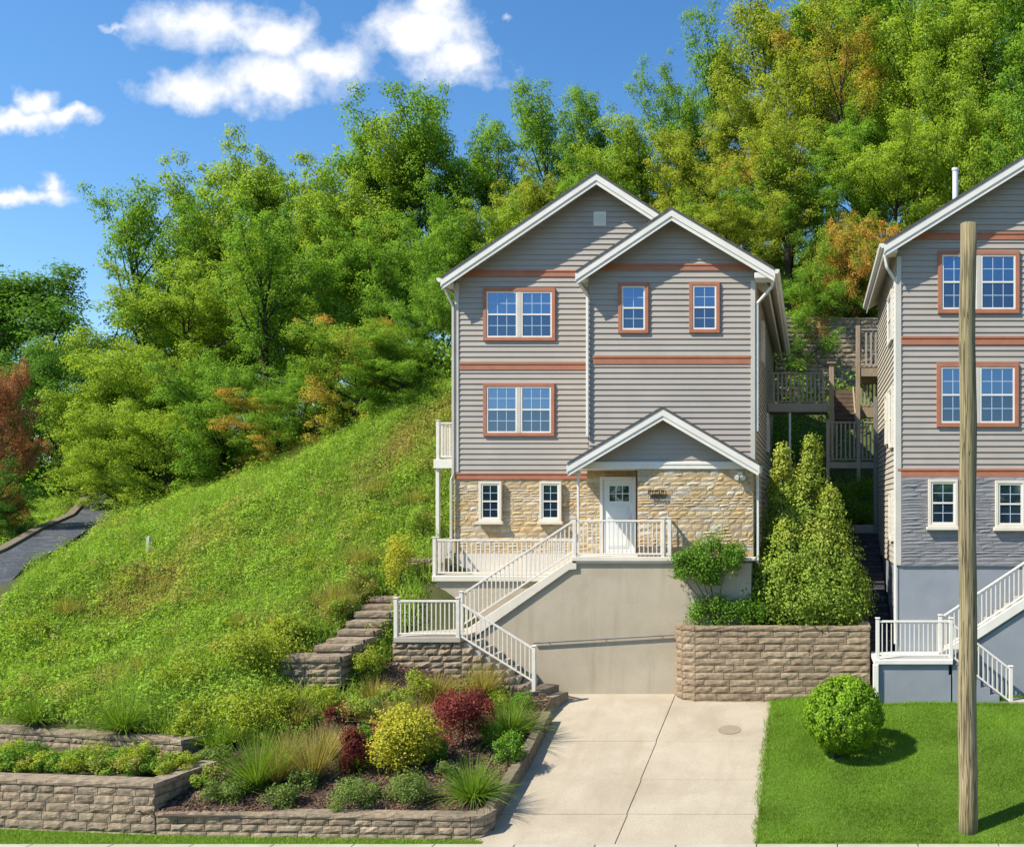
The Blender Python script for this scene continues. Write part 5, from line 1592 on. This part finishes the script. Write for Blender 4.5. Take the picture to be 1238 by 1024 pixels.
# rough taller tufts of mixed weeds
tx, ty = scatter(4600, -37, -10.8, 20, 44, lambda x, y: weeds_keep(x, y) & ~((x > -12.8) & (y < 24)))
nt_ = len(tx); tz = ground(tx, ty); tr = rg.uniform(.18, .50, nt_); th = tr * rg.uniform(.9, 2.3, nt_); ttint = rg.normal(0, .27, nt_)
tcl = np.clip(rg.random(nt_) * 1.0, 0, 1)
tcl = np.where(rg.random(nt_) < .7, .3, tcl)
per2 = 85
ti = np.repeat(np.arange(nt_), per2); tm = len(ti)
tu = unit(rg.normal(0, 1, (tm, 3))); tu[:, 2] = np.abs(tu[:, 2])
tp = np.stack([tx[ti], ty[ti], tz[ti]], -1) + tu * np.stack([tr[ti], tr[ti], th[ti]], -1) * rg.random((tm, 1)) ** .4
tl = (.055 + .05 * rg.random(tm)) * (.8 + .5 * rg.random(nt_))[ti]
V3, Q3 = leaves(tp, tu * .9 + np.array((0, 0, .3)), tl, tl * .38, rg, .5)
t3 = np.clip(.5 + ttint[ti] + .18 * rg.normal(0, 1, tm), 0, 1); c3 = tcl[ti]
# thin blades among them
nb = 170000
bx_, by_ = scatter(nb, -37, -10.5, 20, 46, weeds_keep); nb = len(bx_)
tilt = rg.uniform(0, .6, nb); az = rg.uniform(0, 6.283, nb)
d = np.stack([np.cos(az) * np.sin(tilt), np.sin(az) * np.sin(tilt), np.cos(tilt)], -1)
V2, Q2, sg_ = blades(np.stack([bx_, by_, ground(bx_, by_)], -1), d, rg.uniform(.2, .75, nb) * (.6 + .9 * vnoise(bx_, by_, 2.0)), np.full(nb, .02), rg.uniform(.05, .4, nb), rg, 2)
t2 = np.repeat(rg.random(nb), sg_)
Vw, Qw = join_np([(V1, Q1), (V2, Q2), (V3, Q3)])
dry2 = np.repeat(np.clip(vnoise(bx_ + 20, by_ + 9, 2.6) * .75 + .25 * vnoise(bx_, by_ + 30, .8), 0, 1), sg_)
o = link('hillside_weeds', mesh_np('hillside_weeds', Vw, Qw, np.concatenate([t1, t2, t3]), np.concatenate([dry[ids], dry2, c3])), L['weeds'])
tag(o, 'knee-high green weeds and grasses covering the slope', 'weeds', kind='stuff')

# woodland understorey
def und_keep(x, y):
    line = np.interp(x, UL[0], UL[1])
    k = (y > line) & (path_dist(x, y) > 1.9)
    k |= (x > -1.55) & (x < 2.3) & (y > 36.6) & (y < 42)
    k |= (x > -1.5) & (x < 1.1) & (y > 29.5) & (y < 36)
    return k
x, y = scatter(5200, -60, 26, 36, 72, und_keep)
nc = len(x); z = ground(x, y); per = 55
ids = np.repeat(np.arange(nc), per); m = len(ids)
u = unit(rg.normal(0, 1, (m, 3))); hh = .7 + 1.3 * vnoise(x, y, 3)
pos = np.stack([x[ids], y[ids], z[ids] + hh[ids] * .6], -1) + u * np.stack([np.full(m, .9), np.full(m, .9), hh[ids] * .7], -1) * rg.random((m, 1)) ** .4
V1, Q1 = leaves(pos, u * .7 + np.array((0, 0, .5)), .17, .11, rg, .45)
o = link('understorey', mesh_np('understorey', V1, Q1, np.clip(.45 + .25 * rg.normal(0, 1, m), 0, 1), np.zeros(m)), L['mid'])
tag(o, 'dark leafy undergrowth below the woodland trees', 'undergrowth', kind='stuff')

# lawn blades
def lawn_keep(x, y): return (np.hypot(x - GX, y - GY) > .30) & (np.hypot(x - px_, y - py_) > .2) & ~((x > 1.6) & (y > 23.45)) & (y < 24.45)
n = 260000
x, y = scatter(n, -1.02, 9.0, 17.32, 24.5, lawn_keep); n = len(x)
z = lawn_z(x, y) + .03 * (vnoise(x, y, 1.5) - .5) + .01
tilt = np.abs(rg.normal(0, .5, n)); az = rg.uniform(0, 6.283, n)
d = np.stack([np.cos(az) * np.sin(tilt), np.sin(az) * np.sin(tilt), np.cos(tilt)], -1)
x = np.where(x < -.9, x - .10 * rg.random(n) ** 2 * vnoise(x, y, .5) * 2, x)
hl = (.045 + .05 * vnoise(x, y, .7) + .05 * ((x < -.92) | (y < 17.4) | (y > 23.3))) * rg.uniform(.7, 1.3, n)
V1, Q1, s1 = blades(np.stack([x, y, z], -1), d, hl, np.full(n, .013), np.full(n, .25), rg, 1)
tt = np.clip(.45 + .2 * rg.normal(0, 1, n) + .6 * (vnoise(x, y, .8) - .5) + .5 * (vnoise(x + 40, y, 2.3) - .5), 0, 1)
o = link('lawn_grass', mesh_np('lawn_grass', V1, Q1, np.repeat(tt, s1), np.zeros(len(Q1))), L['lawn'])
tag(o, 'short mown bright green lawn grass', 'grass', kind='stuff')
# verge blades
n = 45000
x, y = scatter(n, -20, -6.2, 17.3, 18.8, lambda x, y: (y < np.where(x < -12.55, lerp_pl(x, W1) - .03, 17.46 + (x < -6.4) * .0 + np.clip((-6.4 - x) * .04, 0, .25))))
n = len(x); tilt = np.abs(rg.normal(0, .5, n)); az = rg.uniform(0, 6.283, n)
d = np.stack([np.cos(az) * np.sin(tilt), np.sin(az) * np.sin(tilt), np.cos(tilt)], -1)
V1, Q1, s1 = blades(np.stack([x, y, np.full(n, -.01)], -1), d, rg.uniform(.04, .11, n), np.full(n, .013), np.full(n, .3), rg, 1)
o = link('verge_grass', mesh_np('verge_grass', V1, Q1, rg.random(n), np.zeros(n)), L['lawn'])
tag(o, 'strip of short grass between the block walls and the pavement', 'grass', kind='stuff')
# mulch chips and small debris in the bed
n = 26000
x, y = scatter(n, -12.9, -6.2, 17.7, 23.9, lambda x, y: (x < np.interp(y, [p[0] for p in DL], [p[1] for p in DL]) - .22))
n = len(x); pos = np.stack([x, y, ground(x, y) + .012], -1)
V1, Q1 = leaves(pos, np.tile((0, 0, 1.0), (n, 1)), rg.uniform(.05, .11, n), rg.uniform(.018, .035, n), rg, .45)
o = link('mulch_chips', mesh_np('mulch_chips', V1, Q1, rg.random(n), np.zeros(n)), surf('mulch_chip', [(.9, .9, .9), (1.1, 1.1, 1.1)], 3, .95, tint=[(.06, .035, .022), (.15, .09, .06), (.26, .175, .12)]))
tag(o, 'brown bark mulch chips in the flower bed', 'mulch', kind='stuff')
# ================================================================== LIGHT, SKY, CAMERA
SUN = np.array((1.62, 1.0, -2.12)); SUN /= np.linalg.norm(SUN)
ld = bpy.data.lights.new('sun', 'SUN'); ld.energy = 5.0; ld.angle = R(.5); ld.color = (1, .925, .80)
lo = bpy.data.objects.new('sun', ld); COL.objects.link(lo)
import mathutils
lo.rotation_euler = mathutils.Vector(SUN.tolist()).to_track_quat('-Z', 'Y').to_euler()
lo.location = (-30, -10, 40)
elev = math.asin(-SUN[2]); az = math.atan2(-SUN[0], -SUN[1])     # azimuth of the sun, clockwise from +Y

w = bpy.data.worlds.new('World'); sc.world = w; w.use_nodes = True
nt = w.node_tree
for n_ in list(nt.nodes): nt.nodes.remove(n_)
out = N(nt, 'ShaderNodeOutputWorld')
bg = N(nt, 'ShaderNodeBackground'); bg.inputs[1].default_value = .112
sky = N(nt, 'ShaderNodeTexSky', sky_type='NISHITA')
sky.sun_disc = False; sky.sun_elevation = elev; sky.sun_rotation = az; sky.altitude = 50; sky.air_density = 1.0; sky.dust_density = .3; sky.ozone_density = 2.5
hs = N(nt, 'ShaderNodeHueSaturation'); hs.inputs['Saturation'].default_value = 1.26; hs.inputs['Value'].default_value = 1.15
nt.links.new(sky.outputs[0], hs.inputs['Color'])
# clouds: soft blobs at fixed directions on the sky, broken up by noise
tc = N(nt, 'ShaderNodeTexCoord')
sep = N(nt, 'ShaderNodeSeparateXYZ'); nt.links.new(tc.outputs['Generated'], sep.inputs[0])
ysafe = math_n(nt, 'MAXIMUM', sep.outputs[1], .02)
u = math_n(nt, 'DIVIDE', sep.outputs[0], ysafe); v = math_n(nt, 'DIVIDE', sep.outputs[2], ysafe)
cmb = N(nt, 'ShaderNodeCombineXYZ'); nt.links.new(u, cmb.inputs[0]); nt.links.new(v, cmb.inputs[1])
def vmath(op, a, b):
    n = N(nt, 'ShaderNodeVectorMath', operation=op)
    nt.links.new(a, n.inputs[0])
    if isinstance(b, tuple): n.inputs[1].default_value = b
    else: nt.links.new(b, n.inputs[1])
    return n
def nz(scale, detail, rough, vec, col=False):
    n = N(nt, 'ShaderNodeTexNoise'); n.inputs['Scale'].default_value = scale; n.inputs['Detail'].default_value = detail; n.inputs['Roughness'].default_value = rough
    nt.links.new(vec, n.inputs['Vector']); return n.outputs['Color'] if col else n.outputs['Fac']
# domain warp, so the blobs lose their outlines
wv = vmath('SUBTRACT', nz(19, 4, .55, cmb.outputs[0], True), (.5, .5, .5))
wv = vmath('MULTIPLY', wv.outputs[0], (.075, .05, 0))
wuv = vmath('ADD', cmb.outputs[0], wv.outputs[0]).outputs[0]
nsub = math_n(nt, 'SUBTRACT', nz(20, 9, .62, cmb.outputs[0]), .5)
CL = [(262, 34, 120, 40), (335, 45, 70, 34), (240, 106, 95, 28), (320, 96, 125, 40), (390, 80, 76, 38), (500, 40, 90, 46), (550, 78, 70, 36), (530, 10, 50, 30),
      (30, 146, 75, 17), (82, 141, 48, 15), (44, 128, 34, 22), (18, 242, 60, 14), (66, 238, 48, 16), (60, 226, 36, 18), (135, 38, 34, 8), (618, 24, 28, 14), (700, -60, 90, 30), (180, -60, 140, 40)]
acc = None
for (px, py, rx, ry) in CL:
    sx_ = vmath('SUBTRACT', wuv, ((px - 980) / F, (610 - py) / F, 0))
    sx_ = vmath('MULTIPLY', sx_.outputs[0], (F / rx, F / ry, 0))
    ln = N(nt, 'ShaderNodeVectorMath', operation='LENGTH'); nt.links.new(sx_.outputs[0], ln.inputs[0])
    k = math_n(nt, 'SUBTRACT', 1.0 if (px, py) not in ((135, 38), (618, 24)) else .42, ln.outputs['Value'])
    acc = k if acc is None else math_n(nt, 'SMOOTH_MAX', acc, k, c=.25)
den = math_n(nt, 'ADD', acc, math_n(nt, 'MULTIPLY', nsub, 1.5))
mask = ramp(nt, den, [(0, 0, 0), (.42, .42, .42), (.97, .97, .97)], [.0, .28, .70])
front_ = math_n(nt, 'GREATER_THAN', sep.outputs[1], .05)
mask = math_n(nt, 'MULTIPLY', mask, front_)
ccol = ramp(nt, den, [(4.2, 4.7, 5.6), (6.0, 6.15, 6.5), (6.6, 6.6, 6.6)], [.1, .5, .9])
n2 = N(nt, 'ShaderNodeTexNoise'); n2.inputs['Scale'].default_value = 9; n2.inputs['Detail'].default_value = 4
nt.links.new(cmb.outputs[0], n2.inputs['Vector'])
ccol = mixrgb(nt, ramp(nt, n2.outputs['Fac'], [(0, 0, 0), (.55, .55, .55)], [.42, .68]), ccol, (4.5, 4.85, 5.6))
final = mixrgb(nt, mask, hs.outputs[0], ccol)
nt.links.new(final, bg.inputs[0]); nt.links.new(bg.outputs[0], out.inputs[0])

cam = bpy.data.cameras.new('camera'); co = bpy.data.objects.new('camera', cam); COL.objects.link(co)
co.location = (0, 0, CZ); co.rotation_euler = (R(90), 0, 0)
cam.sensor_width = 36; cam.lens = F / 1238 * 36
cam.shift_x = (619 - 980) / 1238; cam.shift_y = (610 - 512) / 1238
cam.clip_end = 6000; cam.clip_start = .1
sc.camera = co
sc.view_settings.view_transform = 'Standard'; sc.view_settings.look = 'None'; sc.view_settings.gamma = 1
sc.view_settings.exposure = .64
sc.cycles.max_bounces = 8; sc.cycles.transparent_max_bounces = 8
sc.cycles.diffuse_bounces = 3
